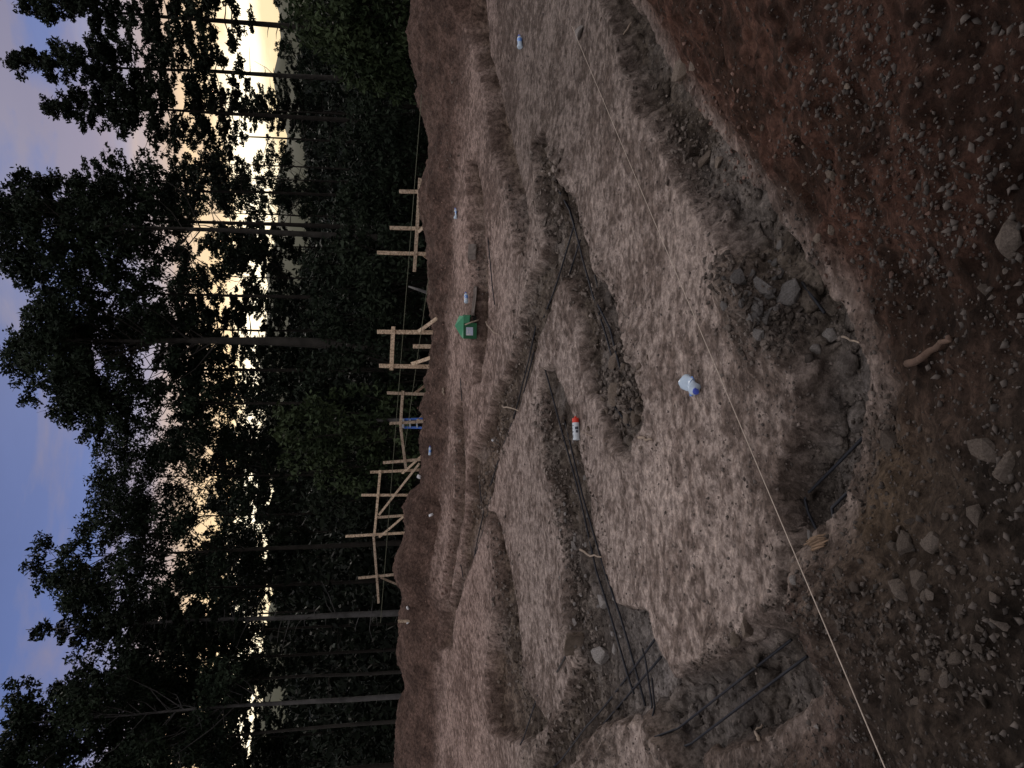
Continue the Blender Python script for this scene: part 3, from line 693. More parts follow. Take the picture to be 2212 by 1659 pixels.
frame('batter_board', 'square batter board frame of two tall stakes and one short one behind the green carton', 14.2, 14.4, 700, 800,
      [(815,716,945,718.5),(819,789.5,938,792.5),(892,747.6,940,748)], [(850.5,705,845,800)], [(904,715.5,945,687,-.45),(888,786,938,770,-.3)], w=.085)
frame('batter_board', 'batter board with two crooked rails standing round the blue ladder', 15.2, 16.4, 845, 1020,
      [(836,848,928,852),(842,914,905,911),(902,908,948,913),(827.5,999,915,992)], [(871,845,865,918),(865.5,915,876.5,1013)], [(893,851,920,831,.35),(902,908,914,897,.3)], w=.066)
frame('batter_board', 'tallest long batter board with crossing diagonal braces at the left', 16.6, 18.2, 1000, 1305,
      [(800,1019.5,913,1015),(781,1069,916,1070),(816,1117,893,1112),(746,1158,884,1151),(774,1248,888,1238)],
      [(822,1016,808,1158),(807,1151,817.5,1303),(883,1111,878,1163),(878,1160,884,1237)],
      [(868,1023,913,983,-.1),(818,1112,907,1001,-.12),(879,1073,912,1043,-.3),(819,1160,872,1116,-.1),(823,1247,869,1267,.3)], w=.062)
frame('marker_stake', 'single short pale stake on the left berm', 14.6, 14.61, 1330, 1350, [(859.6,1341,899,1341)], [], [], w=.055, cat='stake')
del bpy.data.objects['marker_stake']['group']

# ------------------------------------------------------------------ ladder
def ladder():
    Y = 15.9; base = PY(935, 913, Y); base[2] = off_for(base)
    t = empty('step_ladder', base); tag(t, 'blue step ladder with pale steps standing behind the berm', 'ladder')
    def W(v, r, y): return PY(v, r, y)
    L0 = [(872, 906), (940, 904.5)]; R0 = [(873, 923), (940, 925.5)]
    for (va, ra), (vb, rb_) in (L0, R0): beam('side_rail', W(va, ra, Y), W(vb, rb_, Y - .35), .035, .05, M_LADB, t, (1, 0, 0))
    for (va, ra), (vb, rb_) in (L0, R0): beam('rear_leg', W(va, ra, Y + .06), W(vb, rb_, Y + .55), .03, .03, M_LADB, t, (1, 0, 0))
    for i, v in enumerate((886, 901, 916, 931)):
        f = (v - 872) / 68; y = Y - .35 * f
        beam('step', W(v, 906.2 - 1.2 * f, y), W(v, 922.8 + 1.6 * f, y), .10, .03, M_ALU, t, (0, 0, 1))
    beam('top_cap', W(871, 904.5, Y), W(871, 924.5, Y), .16, .05, M_ALU, t, (0, 0, 1))
ladder()

# ------------------------------------------------------------------ bottles, can, carton
def lathe(prof, seg=20):
    V = []; F_ = []
    for (x, r) in prof:
        for k in range(seg):
            t = 2 * math.pi * k / seg; V.append([x, r * math.cos(t), r * math.sin(t)])
    n = len(prof)
    for i in range(n - 1):
        for k in range(seg): F_.append((i * seg + k, i * seg + (k + 1) % seg, (i + 1) * seg + (k + 1) % seg, (i + 1) * seg + k))
    F_ += [tuple(range(seg - 1, -1, -1)), tuple(range((n - 1) * seg, n * seg))]
    return np.array(V), F_
def bottle(v, r, L, label, yaw, crush=.25, seed=1, off=0.0, fat=.033, lift=0, pitch=0):
    p = hit(v, r); z = gz(p[0], p[1]); t = empty('water_bottle', (p[0], p[1], z + fat * .8 + lift), yaw); t.rotation_euler = (0, pitch, yaw); tag(t, label, 'bottle', 'empty water bottles dropped on the site')
    g = np.random.default_rng(seed)
    prof = [(-.5, .55), (-.49, .85), (-.46, .97), (-.40, .93), (-.37, 1), (-.30, .95), (-.27, 1), (-.20, .96), (-.17, 1), (.10, 1), (.13, .94), (.18, 1), (.24, .97), (.30, .8), (.36, .55), (.40, .40), (.43, .36)]
    def deform(V):
        V = V.copy(); q = V[:, 0] / L
        V[:, 2] *= 1 - crush * np.exp(-((q + .05) / .22) ** 2); V[:, 1] *= 1 + .25 * crush * np.exp(-((q + .05) / .22) ** 2)
        n = vn(V[:, 0] * 45 + seed, np.arctan2(V[:, 1], V[:, 2] + 1e-9) * 1.6, seed); V[:, 1:] *= (1 + crush * .30 * n)[:, None]
        V[:, 2] += .3 * crush * L * q * q; return V
    V, F_ = lathe([(a * L, b * fat) for a, b in prof]); mesh_obj('body', deform(V), F_, M_PET, t, True)
    V, F_ = lathe([(a * L, b * fat * 1.02) for a, b in [(q_, 1.05) for q_ in np.linspace(-.15, .12, 12)]]); mesh_obj('label', deform(V), F_[:-2], M_BLUE, t, True)
    V, F_ = lathe([(.43 * L, .42 * fat), (.435 * L, .46 * fat), (.49 * L, .46 * fat), (.5 * L, .42 * fat)]); mesh_obj('cap', deform(V), F_, M_CAPB, t, True)
    return t
bottle(1507, 835, .15, 'crumpled water bottle with blue band lying nearest the camera beside the string', R(-112), .8, 1, fat=.040)
bottle(1128, 90, .19, 'bright water bottle lying alone on the pad at the right', R(20), .25, 2, fat=.036)
bottle(988, 461, .2, 'pinched water bottle on the slope of the right berm', R(8), .75, 3)
bottle(1024, 643, .2, 'water bottle lying on a pale slab right of the green carton', R(25), .3, 4, lift=.10, fat=.038)
bottle(932, 973, .19, 'small water bottle on the berm left of the blue ladder', R(-20), .3, 5, fat=.034)
def spray_can():
    p = hit(1252, 927); z = gz(p[0], p[1]); yaw = math.atan2(.05, 1) + R(8); t = empty('spray_can', (p[0], p[1], z + .034), yaw)
    tag(t, 'white spray paint can with red cap lying on the pad', 'spray can')
    V, F_ = lathe([(-.098, .026), (-.10, .031), (-.094, .033), (-.09, .0325), (.055, .0325), (.058, .033), (.062, .030)], 28); mesh_obj('body', V, F_, M_CAN, t, True)
    V, F_ = lathe([(.060, .0315), (.062, .0325), (.098, .0315), (.103, .028)], 28); mesh_obj('cap', V, F_, M_RED, t, True)
    V, F_ = lathe([(.103, .012), (.118, .011), (.120, .008)], 14); mesh_obj('nozzle', V, F_, M_RED, t, True)
    bag = Bag()
    for i, (x0, x1, a0, a1) in enumerate([(-.005, .02, 150, 205), (-.035, -.012, 160, 200), (.028, .034, 60, 130), (-.08, -.06, 70, 80), (-.08, -.06, 88, 96), (-.08, -.05, 104, 112), (-.03, -.02, 62, 84), (-.03, -.022, 92, 120), (.00, .012, 100, 108)]):
        seg = 6; V = []
        for k in range(seg + 1):
            a_ = R(a0 + (a1 - a0) * k / seg); V += [[x0, .0332 * math.cos(a_), .0332 * math.sin(a_)], [x1, .0332 * math.cos(a_), .0332 * math.sin(a_)]]
        bag.add(V, [(2 * k, 2 * k + 1, 2 * k + 3, 2 * k + 2) for k in range(seg)])
    bag.obj('printing', M_INK, t, False)
spray_can()
def carton():
    p = hit(1026, 706); z = gz(p[0], p[1]) - .02; t = empty('green_carton', (p[0], p[1], z), R(-12)); tag(t, 'green cardboard carton with a pale label and raised flap in the back trench', 'carton')
    w, d, h = .25, .2, .22
    def box(name, x0, x1, y0, y1, z0, z1, mat, par=t):
        V = [(x, y, zz) for x in (x0, x1) for y in (y0, y1) for zz in (z0, z1)]
        return mesh_obj(name, V, [(0, 1, 3, 2), (4, 6, 7, 5), (0, 4, 5, 1), (2, 3, 7, 6), (0, 2, 6, 4), (1, 5, 7, 3)], mat, par)
    # four walls of card, open to the right half
    box('front_panel', -w * .75, w * .30, -d / 2, -d / 2 + .006, 0, h, M_GRND)
    box('front_panel', w * .30, w * .75, -d / 2, -d / 2 + .006, h * .55, h, M_GRN)
    box('rear_panel', -w * .75, w * .75, d / 2 - .006, d / 2, 0, h, M_GRND)
    box('end_panel', -w * .75, -w * .75 + .006, -d / 2 + .006, d / 2 - .006, 0, h, M_GRND)
    box('end_panel', w * .75 - .006, w * .75, -d / 2 + .006, d / 2 - .006, h * .5, h, M_GRN)
    box('inner_shade', -w * .70, w * .70, -d / 2 + .03, d / 2 - .03, .003, .05, M_BLK)  # black slab standing in for the shade within the open carton
    mesh_obj('flap', [(-w * .75, -d / 2, h), (w * .75, -d / 2, h), (w * .70, d * .35, h + .06), (0, d * .5, h + .13), (-w * .72, d * .42, h + .02), (-w * .75, -d / 2, h - .006), (w * .75, -d / 2, h - .006)],
             [(0, 1, 2, 3, 4), (5, 6, 1, 0)], M_GRN, t)
    lb = box('label', -w * .52, w * .02, -d / 2 - .003, -d / 2 - .0006, h * .28, h * .80, M_LAB)
    bag = Bag()
    for (x0, x1, z0, z1) in ((-.13, -.10, .10, .17), (-.09, -.03, .15, .165), (-.09, -.05, .11, .12)):
        bag.add([(x0, -d / 2 - .004, z0), (x1, -d / 2 - .004, z0), (x1, -d / 2 - .004, z1), (x0, -d / 2 - .004, z1)], [(0, 1, 2, 3)])
    bag.obj('printing', M_WHT, lb, False)
    s = tube('wooden_stick', [(0, 0, .20), (.04, -.03, .10), (.075, -.06, -.02)], .011, M_TWIG); s.location = (p[0] + .02, p[1] - d / 2 - .05, z); tag(s, 'pale stick leaning across the front of the green carton', 'stick')
carton()
def block(name, v, r, dims, yaw, mat, label, cat, seed=1, sink=.3):
    p = hit(v, r); z = gz(p[0], p[1]); g = np.random.default_rng(seed); bm = bmesh.new(); bmesh.ops.create_cube(bm, size=1)
    bmesh.ops.bevel(bm, geom=bm.edges[:], offset=.07, segments=2, affect='EDGES'); bmesh.ops.subdivide_edges(bm, edges=bm.edges[:], cuts=2, use_grid_fill=True)
    for q in bm.verts:
        q.co += Vector(g.normal(0, .022, 3)); q.co = Vector((q.co.x * dims[0], q.co.y * dims[1], q.co.z * dims[2]))
    me = bpy.data.meshes.new(name); bm.to_mesh(me); bm.free(); me.materials.append(mat); o = bpy.data.objects.new(name, me); COL.objects.link(o)
    o.location = (p[0], p[1], z + dims[2] * (.5 - sink)); o.rotation_euler = (random.uniform(-.15, .15), random.uniform(-.15, .15), yaw); return tag(o, label, cat)
block('stone_slab', 1026, 652, (.5, .22, .06), .1, M_FOAM, 'pale flat slab in the back trench under a water bottle', 'slab', 3)
block('stone_block', 1024, 545, (.22, .2, .14), .4, M_FOAM, 'pale pinkish stone block half buried in the back right trench', 'stone', 4)
# upright slab of clay with dark steel pin beside it
block('clay_slab', 1248, 1390, (.05, .26, .16), R(60), M_ROCKB, 'thin dark upright slab of clay at the end of the left trench', 'clay slab', 5, .25)
p0 = hit(1246, 1394) + np.array([0, 0, .05]); p1 = hit(1206, 1451) + np.array([0, 0, .012])
o = tube('steel_pin', [p0 - p0, p1 - p0], .011, M_STEEL); o.location = tuple(p0); tag(o, 'short dark steel pin lying beside the clay slab', 'pin')

# ------------------------------------------------------------------ rocks
def hull_mesh(seed, n=16, flat=.75):
    g = np.random.default_rng(seed); bm = bmesh.new()
    for i in range(n):
        d = g.normal(0, 1, 3); d /= np.linalg.norm(d); d *= g.uniform(.8, 1.1); bm.verts.new((d[0], d[1] * .8, d[2] * flat))
    r_ = bmesh.ops.convex_hull(bm, input=bm.verts)
    bmesh.ops.delete(bm, geom=[e for e in bm.verts if not e.link_faces], context='VERTS')
    bmesh.ops.remove_doubles(bm, verts=bm.verts, dist=.12); bmesh.ops.dissolve_limit(bm, angle_limit=.22, verts=bm.verts, edges=bm.edges)
    bmesh.ops.triangulate(bm, faces=bm.faces); bmesh.ops.subdivide_edges(bm, edges=bm.edges[:], cuts=2, use_grid_fill=True)
    for q in bm.verts: q.co += Vector(g.normal(0, .018, 3))
    bmesh.ops.smooth_vert(bm, verts=bm.verts, factor=.28, use_axis_x=True, use_axis_y=True, use_axis_z=True)
    bmesh.ops.recalc_face_normals(bm, faces=bm.faces)
    me = bpy.data.meshes.new('rock'); bm.to_mesh(me); bm.free(); return me
PROTO = [hull_mesh(300 + i, 12 + i, .5 + .06 * (i % 6)) for i in range(10)]
for m_ in PROTO: m_.materials.append(M_ROCK)
PROTOB = []
for m_ in PROTO:
    c_ = m_.copy(); c_.materials.clear(); c_.materials.append(M_ROCKB); PROTOB.append(c_)
M_ROCKD = rock_material('dark_rock', (.085, .070, .060), (.16, .135, .118)); M_ROCKG = rock_material('slate_rock', (.10, .095, .095), (.21, .20, .195))  # dark_rock: darker stone tones for the near bank
PROTOD = []; PROTOG = []
for m_ in PROTO:
    for L_, mm_ in ((PROTOD, M_ROCKD), (PROTOG, M_ROCKG)):
        c_ = m_.copy(); c_.materials.clear(); c_.materials.append(mm_); L_.append(c_)
def rock(v, r, px, label, group=None, brown=False, sink=.25, asp=1.0, name='rock', yaw=None, elong=None):
    if group is None: px *= 1.35
    p = hit(v, r); s = px / F * np.linalg.norm(p - np.array([0, 0, EYE])) / 2
    o = bpy.data.objects.new(name, random.choice(PROTOD if v > 1800 and v - 1800 > (r < 800) * 60 else PROTOG if 1540 < v < 1760 and 520 < r < 780 else PROTOB if brown else PROTO)); COL.objects.link(o)
    e = elong or random.uniform(.8, 1.35)
    o.scale = (s * e, s / e * 1.1, s * random.uniform(.8, 1.05) * asp); o.location = (p[0], p[1], gz(p[0], p[1]) + s * .6 * (.5 - sink))
    o.rotation_euler = (random.uniform(-.35, .35), random.uniform(-.35, .35), random.uniform(0, 6.28) if yaw is None else yaw)
    return tag(o, label, 'rock', group)
for v, r, px, lab in [
 (1610,608,44,'large flat faced grey rock at the back of the near rubble heap'),(1652,622,38,'pale upright rock next to the largest rock of the near rubble heap'),
 (1708,637,56,'long pale block of stone on the near side of the rubble heap'),(1603,660,22,'small light wedge rock on the far side of the rubble heap'),
 (1567,662,22,'small dark wedge rock at the edge of the rubble heap facing the pad'),(1793,722,32,'rounded cube of stone at the near end of the rubble'),(1762,755,28,'stone half sunk below the rounded cube'),
 (1478,150,38,'light angular rock on the edge of the right bank'),(1497,142,22,'smaller rock against the light angular rock on the right bank'),(1255,72,26,'grey streaked stone at the right rim of the pad'),
 (1530,345,38,'dark angular rock at the foot of the red bank'),(1556,352,24,'dark stone beside the angular rock at the foot of the red bank'),(1797,498,20,'rounded pale stone where the red bank meets the rubble'),(1770,512,20,'second rounded stone where the red bank meets the rubble'),
 (1797,380,22,'lone squarish stone half way up the red bank'),(1930,955,44,'ochre block of stone on the clay mound below the pit'),
 (1960,1180,46,'large pale block on the grey rubble slope'),(2022,1170,40,'upright grey rock on the rubble slope below the large block'),(1950,1280,52,'broad flat grey rock on the rubble slope'),(2110,1115,34,'palest stone on the grey rubble slope'),
 (2130,625,26,'white pebble sized stone lying low on the red bank'),(2185,520,50,'orange brown boulder at the foot of the frame on the right'),(2180,1010,60,'long brown stone at the foot of the frame near the centre'),(2135,975,50,'brown stone above the long stone at the foot of the frame'),
 (1618,1350,38,'clod of cemented soil overhanging the rim of the pad'),(1590,1378,30,'smaller lump beside the overhanging clod'),(1308,1300,34,'pale stone beside the rebar in the left trench'),(1303,1415,46,'grey block with a hollow in the left bay'),(1330,1400,16,'round white stone on top of the grey block'),
 (1240,1180,22,'pale stone left of the rebar in the left trench'),(1355,900,26,'light faceted stone at the end of the clod heap'),(1335,850,46,'broad clod in the middle of the clod heap'),(1375,905,36,'tilted flat clod against the rebar'),(1330,780,30,'blocky clod at the right of the clod heap'),(1350,790,24,'clod lying between the two bars of the middle trench'),
 (1715,1250,22,'light oval pebble on the near mound'),(1750,1155,18,'light stone on the rim of the pit'),(1755,1170,16,'paired light stone at the rim of the pit'),(1990,1255,44,'grey stone with sharp edge left on the rubble slope'),(2150,1290,26,'long light sliver of stone on the rubble slope')]:
    rock(v, r, px, lab, brown=(r < 560 and v > 1450) or v > 2120 or 'clod' in lab)
REG = [  # centre, spread (photo units), count, size range, label, group, brown
 (1345,860,48,60,26,(10,24),'broken clod in the heap at the end of the middle trench','clods heaped at the end of the middle trench',True),
 (1290,700,20,60,12,(8,18),'dark clod lying along the middle trench','clods along the middle trench',True),
 (1645,655,42,62,44,(16,36),'angular stone in the rubble heap by the red bank','stones of the near rubble heap',False),
 (1245,1150,30,140,26,(7,18),'stone scattered in the gravelly left trench','stones in the gravelly left trench',False),
 (1280,1350,50,70,22,(8,22),'rubble stone in the pale left bay','stones in the left bay',False),
 (2000,1330,110,200,40,(10,34),'stone on the grey rubble slope at lower left','stones on the grey rubble slope',False),
 (1900,950,60,130,26,(8,20),'stone on the clay mound below the pit','stones on the clay mound',True),
 (1800,300,230,200,40,(6,18),'small stone stuck in the red bank','stones in the red bank',True),
 (1155,660,26,70,14,(7,16),'clod lying in the diagonal trench','clods in the diagonal trench',True),
 (1100,1420,40,120,16,(7,15),'clod in the back left trench','clods in the back left trench',True)]
g = np.random.default_rng(55)
for cv, cr, sv, sr, n, (s0, s1), lab, grp, br in REG:
    for i in range(n): rock(cv + g.normal(0, sv * .7), cr + g.normal(0, sr * .7), g.uniform(s0, s1) * g.uniform(.7, 1.1), lab, grp, br)
# grit and pebbles: stuff
def gravel():
    g = np.random.default_rng(8); n = 42000
    v = 940 + 1330 * g.random(n) ** .9; r = g.uniform(-420, 1900, n)
    pts = np.array([hit(a, b) for a, b in zip(v, r)]); keep = (pts[:, 1] < 13.5)
    pts = pts[keep]; x = pts[:, 0] + g.normal(0, .02, len(pts)); y = pts[:, 1]; z, mk = terrain(x, y, True)
    pr = .22 + .8 * mk['tm'] + (.24 - .10 * (x > .2)) * mk['bank'] + .8 * mk['heap'] + .25 * mk['berm']; k = (g.random(len(x)) < pr * (.45 + .8 * (vn(x * 2.2, y * 2.2, 4) > 0))); x, y, z = x[k], y[k], z[k]
    m = len(x); dist = np.sqrt(x * x + y * y + (z - EYE) ** 2)
    s = .0022 + .0085 * g.random(m) ** 4 + .0006 * dist * g.random(m)
    base = np.array([(1, 0, 0), (-1, 0, 0), (0, 1, 0), (0, -1, 0), (0, 0, 1), (0, 0, -1)], float)
    fc = np.array([(0, 2, 4), (2, 1, 4), (1, 3, 4), (3, 0, 4), (2, 0, 5), (1, 2, 5), (3, 1, 5), (0, 3, 5)])
    Rm = g.normal(0, 1, (m, 3, 3)); Qm, _ = np.linalg.qr(Rm)
    sc = s[:, None, None] * g.uniform(.6, 1.5, (m, 6, 1)) * np.array([1.3, 1, .8])[None, None, :]
    V = np.einsum('mij,mkj->mki', Qm, base[None] * sc) ; V[:, :, 2] *= .8; V += np.stack([x, y, z + s * .3], 1)[:, None, :]
    Q = (fc[None] + (np.arange(m) * 6)[:, None, None]).reshape(-1, 3)
    val = g.uniform(.05, .17, m) * (1 + .7 * (g.random(m) > .95)) * np.where(mk['bank'][k] > .5, .55, 1); col = np.stack([val * 1.1, val * .92, val * .82], 1); col = np.repeat(col, 6, 0)
    ms, nt, b = new_mat('pebbles'); at = N(nt, 'ShaderNodeVertexColor', layer_name='soil'); nt.links.new(at.outputs[0], b.inputs['Base Color']); b.inputs['Roughness'].default_value = .9
    o = np_mesh('gravel', V.reshape(-1, 3), Q, ms, False, attrs={'soil': col}); tag(o, 'loose grit and pebbles strewn over the soil', 'gravel', kind='stuff')
gravel()
def rubble():
    g = np.random.default_rng(19); Vs = []; Fs = []; n = 0; protos = []
    for m_ in [hull_mesh(500 + i, 9, .7) for i in range(8)]:
        c = np.array([v.co[:] for v in m_.vertices]); m_.calc_loop_triangles(); protos.append((c, np.array([t.vertices[:] for t in m_.loop_triangles]))); bpy.data.meshes.remove(m_)
    def along(pts, n_, sv, s0, s1):
        P_ = np.array(pts, float); L = np.r_[0, np.cumsum(np.hypot(*np.diff(P_, axis=0).T))]
        t = g.random(n_) * L[-1]; v = np.interp(t, L, P_[:, 0]) + g.normal(0, sv, n_); r = np.interp(t, L, P_[:, 1]) + g.normal(0, sv * .8, n_)
        return [(a, b, s0 + (s1 - s0) * g.random() ** 2.2) for a, b in zip(v, r)]
    S_ = 1.3
    L = along([(1170,860),(1190,960),(1215,1080),(1235,1180),(1250,1290),(1290,1400)], 700, 13, 3, 15)
    L += along([(1180,330),(1200,480),(1240,600),(1300,700),(1340,800),(1350,930)], 520, 17, 3, 17)
    L += along([(1330,790),(1350,900)], 260, 20, 5, 22)
    L += along([(1170,600),(1140,720),(1110,830),(1070,980),(1030,1120)], 380, 10, 3, 11)
    L += along([(1060,1120),(1090,1240),(1105,1420),(1150,1560)], 260, 14, 3, 12)
    L += along([(1250,1420),(1290,1460),(1230,1560),(1190,1620)], 260, 26, 3, 16)
    L += along([(1560,570),(1640,640),(1700,720),(1620,720)], 620, 34, 4, 24)
    for q_ in ([(1175,330),(1140,560),(1110,760)], [(1225,400),(1290,560),(1350,690)], [(1160,860),(1190,1010),(1210,1180)], [(1245,930),(1290,1090),(1320,1230)], [(1300,20),(1400,250),(1500,430)], [(1600,1390),(1500,1440),(1690,1280)]): L += along(q_, 130, 7, 2, 10)
    L += along([(1440,260),(1500,350),(1560,470)], 260, 26, 3, 16)
    L += along([(1030,500),(1040,640)], 90, 12, 3, 9); L += along([(1000,900),(985,1100),(960,1300)], 160, 8, 2, 8); L += along([(1100,400),(1125,520)], 100, 12, 3, 10)
    L += along([(1700,1250),(1800,1330),(1950,1380),(2100,1450)], 520, 70, 3, 18); L += along([(1900,900),(1860,1000),(1830,1090)], 260, 40, 3, 15)
    L += along([(1480,120),(1600,330),(1760,520),(1900,720)], 420, 60, 3, 13); L += along([(1900,150),(2000,500),(2100,800)], 260, 110, 3, 14)
    L += along([(1000,100),(960,400),(950,700),(930,1000),(910,1400)], 260, 16, 2, 7); L += along([(1350,200),(1420,500),(1450,900),(1500,1200)], 260, 90, 2, 8)
    col = []
    for v, r, px in L:
        if v < 880: continue
        p = hit(v, r); dd = np.linalg.norm(p - np.array([0, 0, EYE])); s = S_ * px / F * dd / 2; c, f = protos[int(g.integers(0, 8))]
        A, _ = np.linalg.qr(g.normal(0, 1, (3, 3))); A[2] *= .8
        w_ = (c * g.uniform(.75, 1.25, 3) * s) @ A.T + p + np.array([0, 0, s * g.uniform(-.1, .35)])
        Vs.append(w_); Fs.append(f + n); n += len(c)
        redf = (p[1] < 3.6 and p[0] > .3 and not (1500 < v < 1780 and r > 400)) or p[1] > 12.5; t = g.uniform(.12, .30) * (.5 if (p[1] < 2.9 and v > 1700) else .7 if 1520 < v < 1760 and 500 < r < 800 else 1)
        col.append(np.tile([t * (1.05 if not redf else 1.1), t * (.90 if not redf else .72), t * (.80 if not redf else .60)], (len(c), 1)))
    o = np_mesh('rubble', np.vstack(Vs), np.vstack(Fs), M_SOIL, False, attrs={'soil': np.vstack(col)}); tag(o, 'small soil clods and rubble strewn through the trenches and banks', 'rubble', kind='stuff')
rubble()

# ------------------------------------------------------------------ wood scraps, roots and litter
def stick(pts, rad, mat, label, cat, name, lift=.012, groups=None):
    W = [hit(v, r) for v, r in pts]; o_ = W[0].copy()
    L = []
    for i, w_ in enumerate(W):
        w_ = w_.copy(); w_[2] = gz(w_[0], w_[1]) + lift; L.append(w_)
    # refine with a little wobble
    g = np.random.default_rng(int(pts[0][0])); Q = []
    for a_, b_ in zip(L[:-1], L[1:]):
        for t in (0, .33, .66): Q.append(a_ + (b_ - a_) * t + g.normal(0, rad * .5, 3))
    Q.append(L[-1]); rr = [rad * (1.1 - .5 * i / (len(Q) - 1)) for i in range(len(Q))]
    o = tube(name, [q - Q[0] for q in Q], rr, mat, None, 8); o.location = tuple(Q[0]); return tag(o, label, cat)
stick([(1978,786),(2010,765),(2045,742),(2062,728)], .0105, M_ROOT, 'thick broken root sticking out of the red bank', 'root', 'broken_root', .02)
stick([(1825,727),(1845,735),(1862,740)], .005, M_TWIG, 'thin pale twig at the foot of the red bank', 'twig', 'twig')
stick([(1088,878),(1105,880),(1126,888)], .012, M_TWIG, 'curved pale root across the back trench left of centre', 'root', 'dry_root', .03)
stick([(1055,696),(1068,715),(1085,724)], .010, M_TWIG, 'curved pale root near the green carton', 'root', 'dry_root', .04)
stick([(1383,943),(1398,948),(1412,949)], .010, M_TWIG, 'chip of root at the end of the clod heap', 'root', 'dry_root')
stick([(1262,1188),(1285,1200),(1306,1203)], .010, M_TWIG, 'bent root lying across the rebar in the left trench', 'root', 'dry_root', .03)
stick([(1260,932),(1272,938),(1282,943)], .004, M_TWIG, 'tiny twig touching the spray can', 'twig', 'twig')
stick([(1372,40),(1362,58),(1350,75)], .009, M_TWIG, 'pale twig in the trench at the right edge', 'twig', 'twig')
stick([(960,838),(961,846),(962,853)], .022, M_TWIG, 'short yellow offcut on the back pad below the batter boards', 'offcut', 'wood_offcut', .03)
stick([(1648,1595),(1640,1580),(1655,1565)], .008, M_TWIG, 'curled root at the rim of the near left bank', 'root', 'dry_root', .02)
# splintered wood chunk on the near mound
p = hit(1775, 1172); g = np.random.default_rng(3); bag = Bag()
for i in range(16):
    y0 = (i - 7.5) * .0028; z0 = g.normal(0, .003); L = g.uniform(.07, .15); o0 = g.normal(0, .008)
    bag.add(*tube_arrays([(-L * .5 + o0, y0, z0 - .004), (-L * .2, y0 + g.normal(0, .001), z0 + .004), (L * .25, y0 + g.normal(0, .001), z0 + .004), (L * .5 + o0, y0 + g.normal(0, .003), z0)], [.0015, .0048, .0045, .001], 5))
o = bag.obj('wood_splinter', M_WOOD, None, False); o.location = (p[0], p[1], gz(p[0], p[1]) + .02); o.rotation_euler = (0, 0, R(-65)); tag(o, 'splintered orange brown wood chunk on the rim of the pit', 'wood chunk')
# pale logs beyond the berm
a_ = PY(883, 619, 16.5); b_ = PY(934, 636, 15.8)
o = tube('fallen_log', [np.zeros(3), (b_ - a_) * .5 + np.array([.01, 0, .02]), b_ - a_], [.02, .035, .05], M_BARKL); o.location = tuple(a_); tag(o, 'pale leaning log behind the berm right of the square batter board', 'log')
a_ = PY(790, 908, 18.5); b_ = PY(930, 911, 18.5)
o = tube('dead_stem', [np.zeros(3), (b_ - a_) * .5 + np.array([.03, 0, 0]), b_ - a_], [.03, .055, .07], M_BARKL); o.location = tuple(a_); tag(o, 'pale dead birch stem behind the blue ladder', 'dead stem')
for v, r, s, lab in [(1067,951,.022,'white bottle cap on the pad left of centre'),(909,1030,.05,'white foam cup on the berm beneath the tall batter board'),(935,1112,.05,'crumpled white wrapper on the berm below the left batter board'),(884,1313,.04,'white scrap on the left berm by the short stake'),(883,1345,.03,'white plastic cup at the foot of the single pale stake')]:
    p = hit(v, r)
    V, F_ = lathe([(-.5, .8), (-.45, 1), (.4, 1), (.5, .92)], 14); g = np.random.default_rng(v); V *= s; V[:, 1:] *= (1 + .15 * vn(V[:, 0] * 40, V[:, 1] * 40, 3))[:, None]
    nm = 'bottle_cap' if 'cap' in lab else 'cup' if 'cup' in lab else 'wrapper'
    o = mesh_obj(nm, V, F_, M_WHT, None, True); o.location = (p[0], p[1], gz(p[0], p[1]) + s * .7); o.rotation_euler = (random.random(), random.random(), random.random() * 6); tag(o, lab, 'litter')

# ------------------------------------------------------------------ sky and light
FILL_EL, FILL_AZ = R(32), R(12)      # added soft fill for the low glow ahead, raised above the treetops
w = bpy.data.worlds.new('World'); scn.world = w; w.use_nodes = True; nt = w.node_tree
for n in list(nt.nodes): nt.nodes.remove(n)
out = nt.nodes.new('ShaderNodeOutputWorld'); bg = nt.nodes.new('ShaderNodeBackground'); nt.links.new(bg.outputs[0], out.inputs[0])
tc = nt.nodes.new('ShaderNodeTexCoord'); sp = nt.nodes.new('ShaderNodeSeparateXYZ'); nt.links.new(tc.outputs['Generated'], sp.inputs[0])
def mth(op, a, b=None, c=None):
    n = N(nt, 'ShaderNodeMath', operation=op)
    for i, v in enumerate((a, b, c)):
        if v is None: continue
        if hasattr(v, 'is_linked'): nt.links.new(v, n.inputs[i])
        else: n.inputs[i].default_value = v
    return n.outputs[0]
X_, Y_, Z_ = sp.outputs
el = mth('MULTIPLY', mth('ARCSINE', Z_), 180 / math.pi / 90)            # elevation 0..1
mp = N(nt, 'ShaderNodeMapping'); nt.links.new(tc.outputs['Generated'], mp.inputs[0]); mp.inputs['Scale'].default_value = (1, 1, 3.2); mp.inputs['Location'].default_value = (.9, .3, .2)
cl1 = noise(nt, 2.6, 6, .55, mp.outputs[0], .3); cl2 = noise(nt, 7, 6, .6, mp.outputs[0], .4)
elw = mth('ADD', el, mth('MULTIPLY', mth('SUBTRACT', cl2, .5), .05))
D = 1 / 90
rampf = ramp(nt, elw, [(0, (.55, .42, .22)), (9.5 * D, (1.1, .85, .48)), (12 * D, (2.1, 1.85, 1.35)), (13.8 * D, (1.3, .92, .48)), (16.8 * D, (.74, .53, .38)), (19.5 * D, (.36, .33, .43)), (22.5 * D, (.13, .185, .43)), (30 * D, (.095, .135, .32)), (45 * D, (.52, .50, .54)), (1.0, (.72, .68, .655))])
rampb = ramp(nt, elw, [(0, (.33, .30, .30)), (20 * D, (.52, .49, .50)), (50 * D, (.76, .71, .685)), (1.0, (.72, .68, .655))])
fwd = mth('MULTIPLY_ADD', Y_, 1.6, .25)
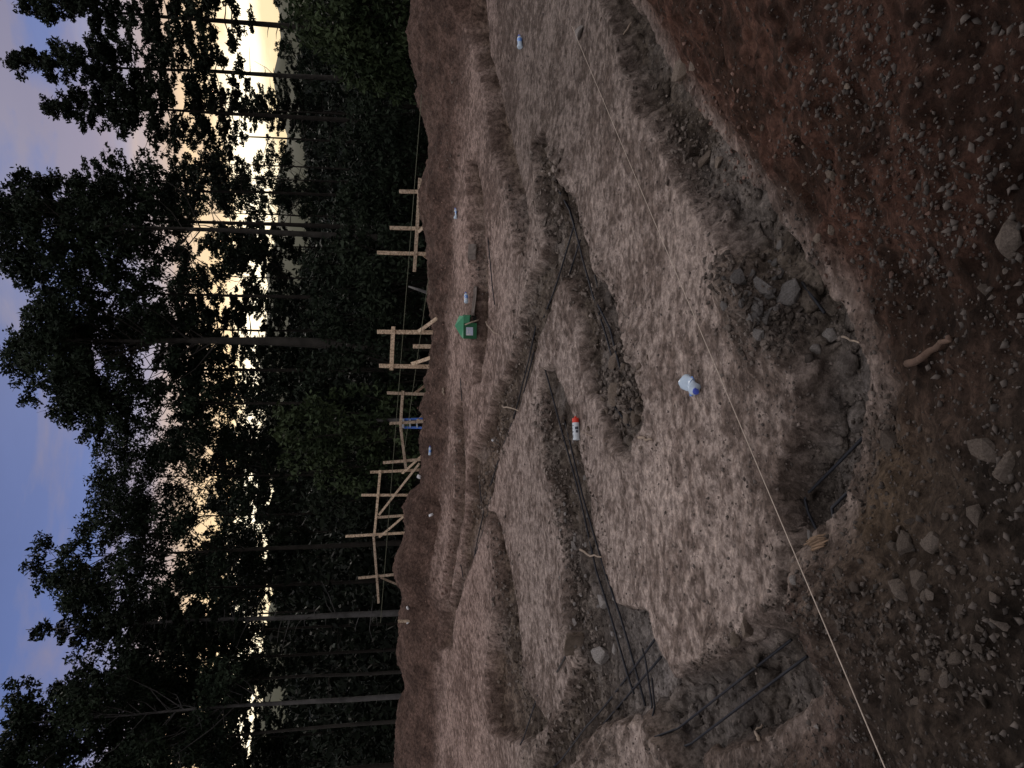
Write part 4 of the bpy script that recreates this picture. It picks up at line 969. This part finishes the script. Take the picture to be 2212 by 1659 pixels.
nclamp = N(nt, 'ShaderNodeClamp'); nt.links.new(fwd, nclamp.inputs[0])
base = mixc(nt, nclamp.outputs[0], rampb, rampf)
# pinkish cloud bodies over the blue
cf = ramp(nt, cl1, [(.46, (0, 0, 0)), (.56, (1, 1, 1))]); cbw = N(nt, 'ShaderNodeRGBToBW'); nt.links.new(cf, cbw.inputs[0])
eg = ramp(nt, el, [(12 * D, (0, 0, 0)), (17 * D, (1, 1, 1)), (32 * D, (1, 1, 1)), (45 * D, (.2, .2, .2))]); ebw = N(nt, 'ShaderNodeRGBToBW'); nt.links.new(eg, ebw.inputs[0])
cm = mth('MULTIPLY', mth('MULTIPLY', cbw.outputs[0], ebw.outputs[0]), .66)
ccol = ramp(nt, el, [(14 * D, (.60, .45, .38)), (19 * D, (.40, .30, .32)), (25 * D, (.27, .225, .28)), (60 * D, (.5, .5, .56))])
base = mixc(nt, cm, base, ccol)
skyt = nt.nodes.new('ShaderNodeTexSky'); skyt.sky_type = 'NISHITA'; skyt.sun_disc = False; skyt.sun_elevation = FILL_EL; skyt.sun_rotation = FILL_AZ
ns = mixc(nt, 1.0, skyt.outputs[0], (.006, .006, .006), 'MULTIPLY')
tot = mixc(nt, 1.0, base, ns, 'ADD')
nt.links.new(tot, bg.inputs[0]); bg.inputs[1].default_value = .94
sl = bpy.data.lights.new('glow_fill', 'SUN'); sl.energy = 1.4; sl.angle = R(16); sl.color = (1, .90, .80)  # added fill lamp, not the low evening sun itself
so = bpy.data.objects.new('glow_fill', sl); COL.objects.link(so)
dirv = Vector((-math.sin(FILL_AZ) * math.cos(FILL_EL), -math.cos(FILL_AZ) * math.cos(FILL_EL), -math.sin(FILL_EL)))
so.rotation_euler = dirv.to_track_quat('-Z', 'Y').to_euler()

scn.render.engine = 'CYCLES'
scn.render.resolution_x = 1024; scn.render.resolution_y = 768
scn.view_settings.view_transform = 'Standard'; scn.view_settings.look = 'None'; scn.view_settings.exposure = 0
scn.cycles.use_denoising = True; scn.cycles.max_bounces = 4; scn.cycles.diffuse_bounces = 2; scn.cycles.transparent_max_bounces = 4
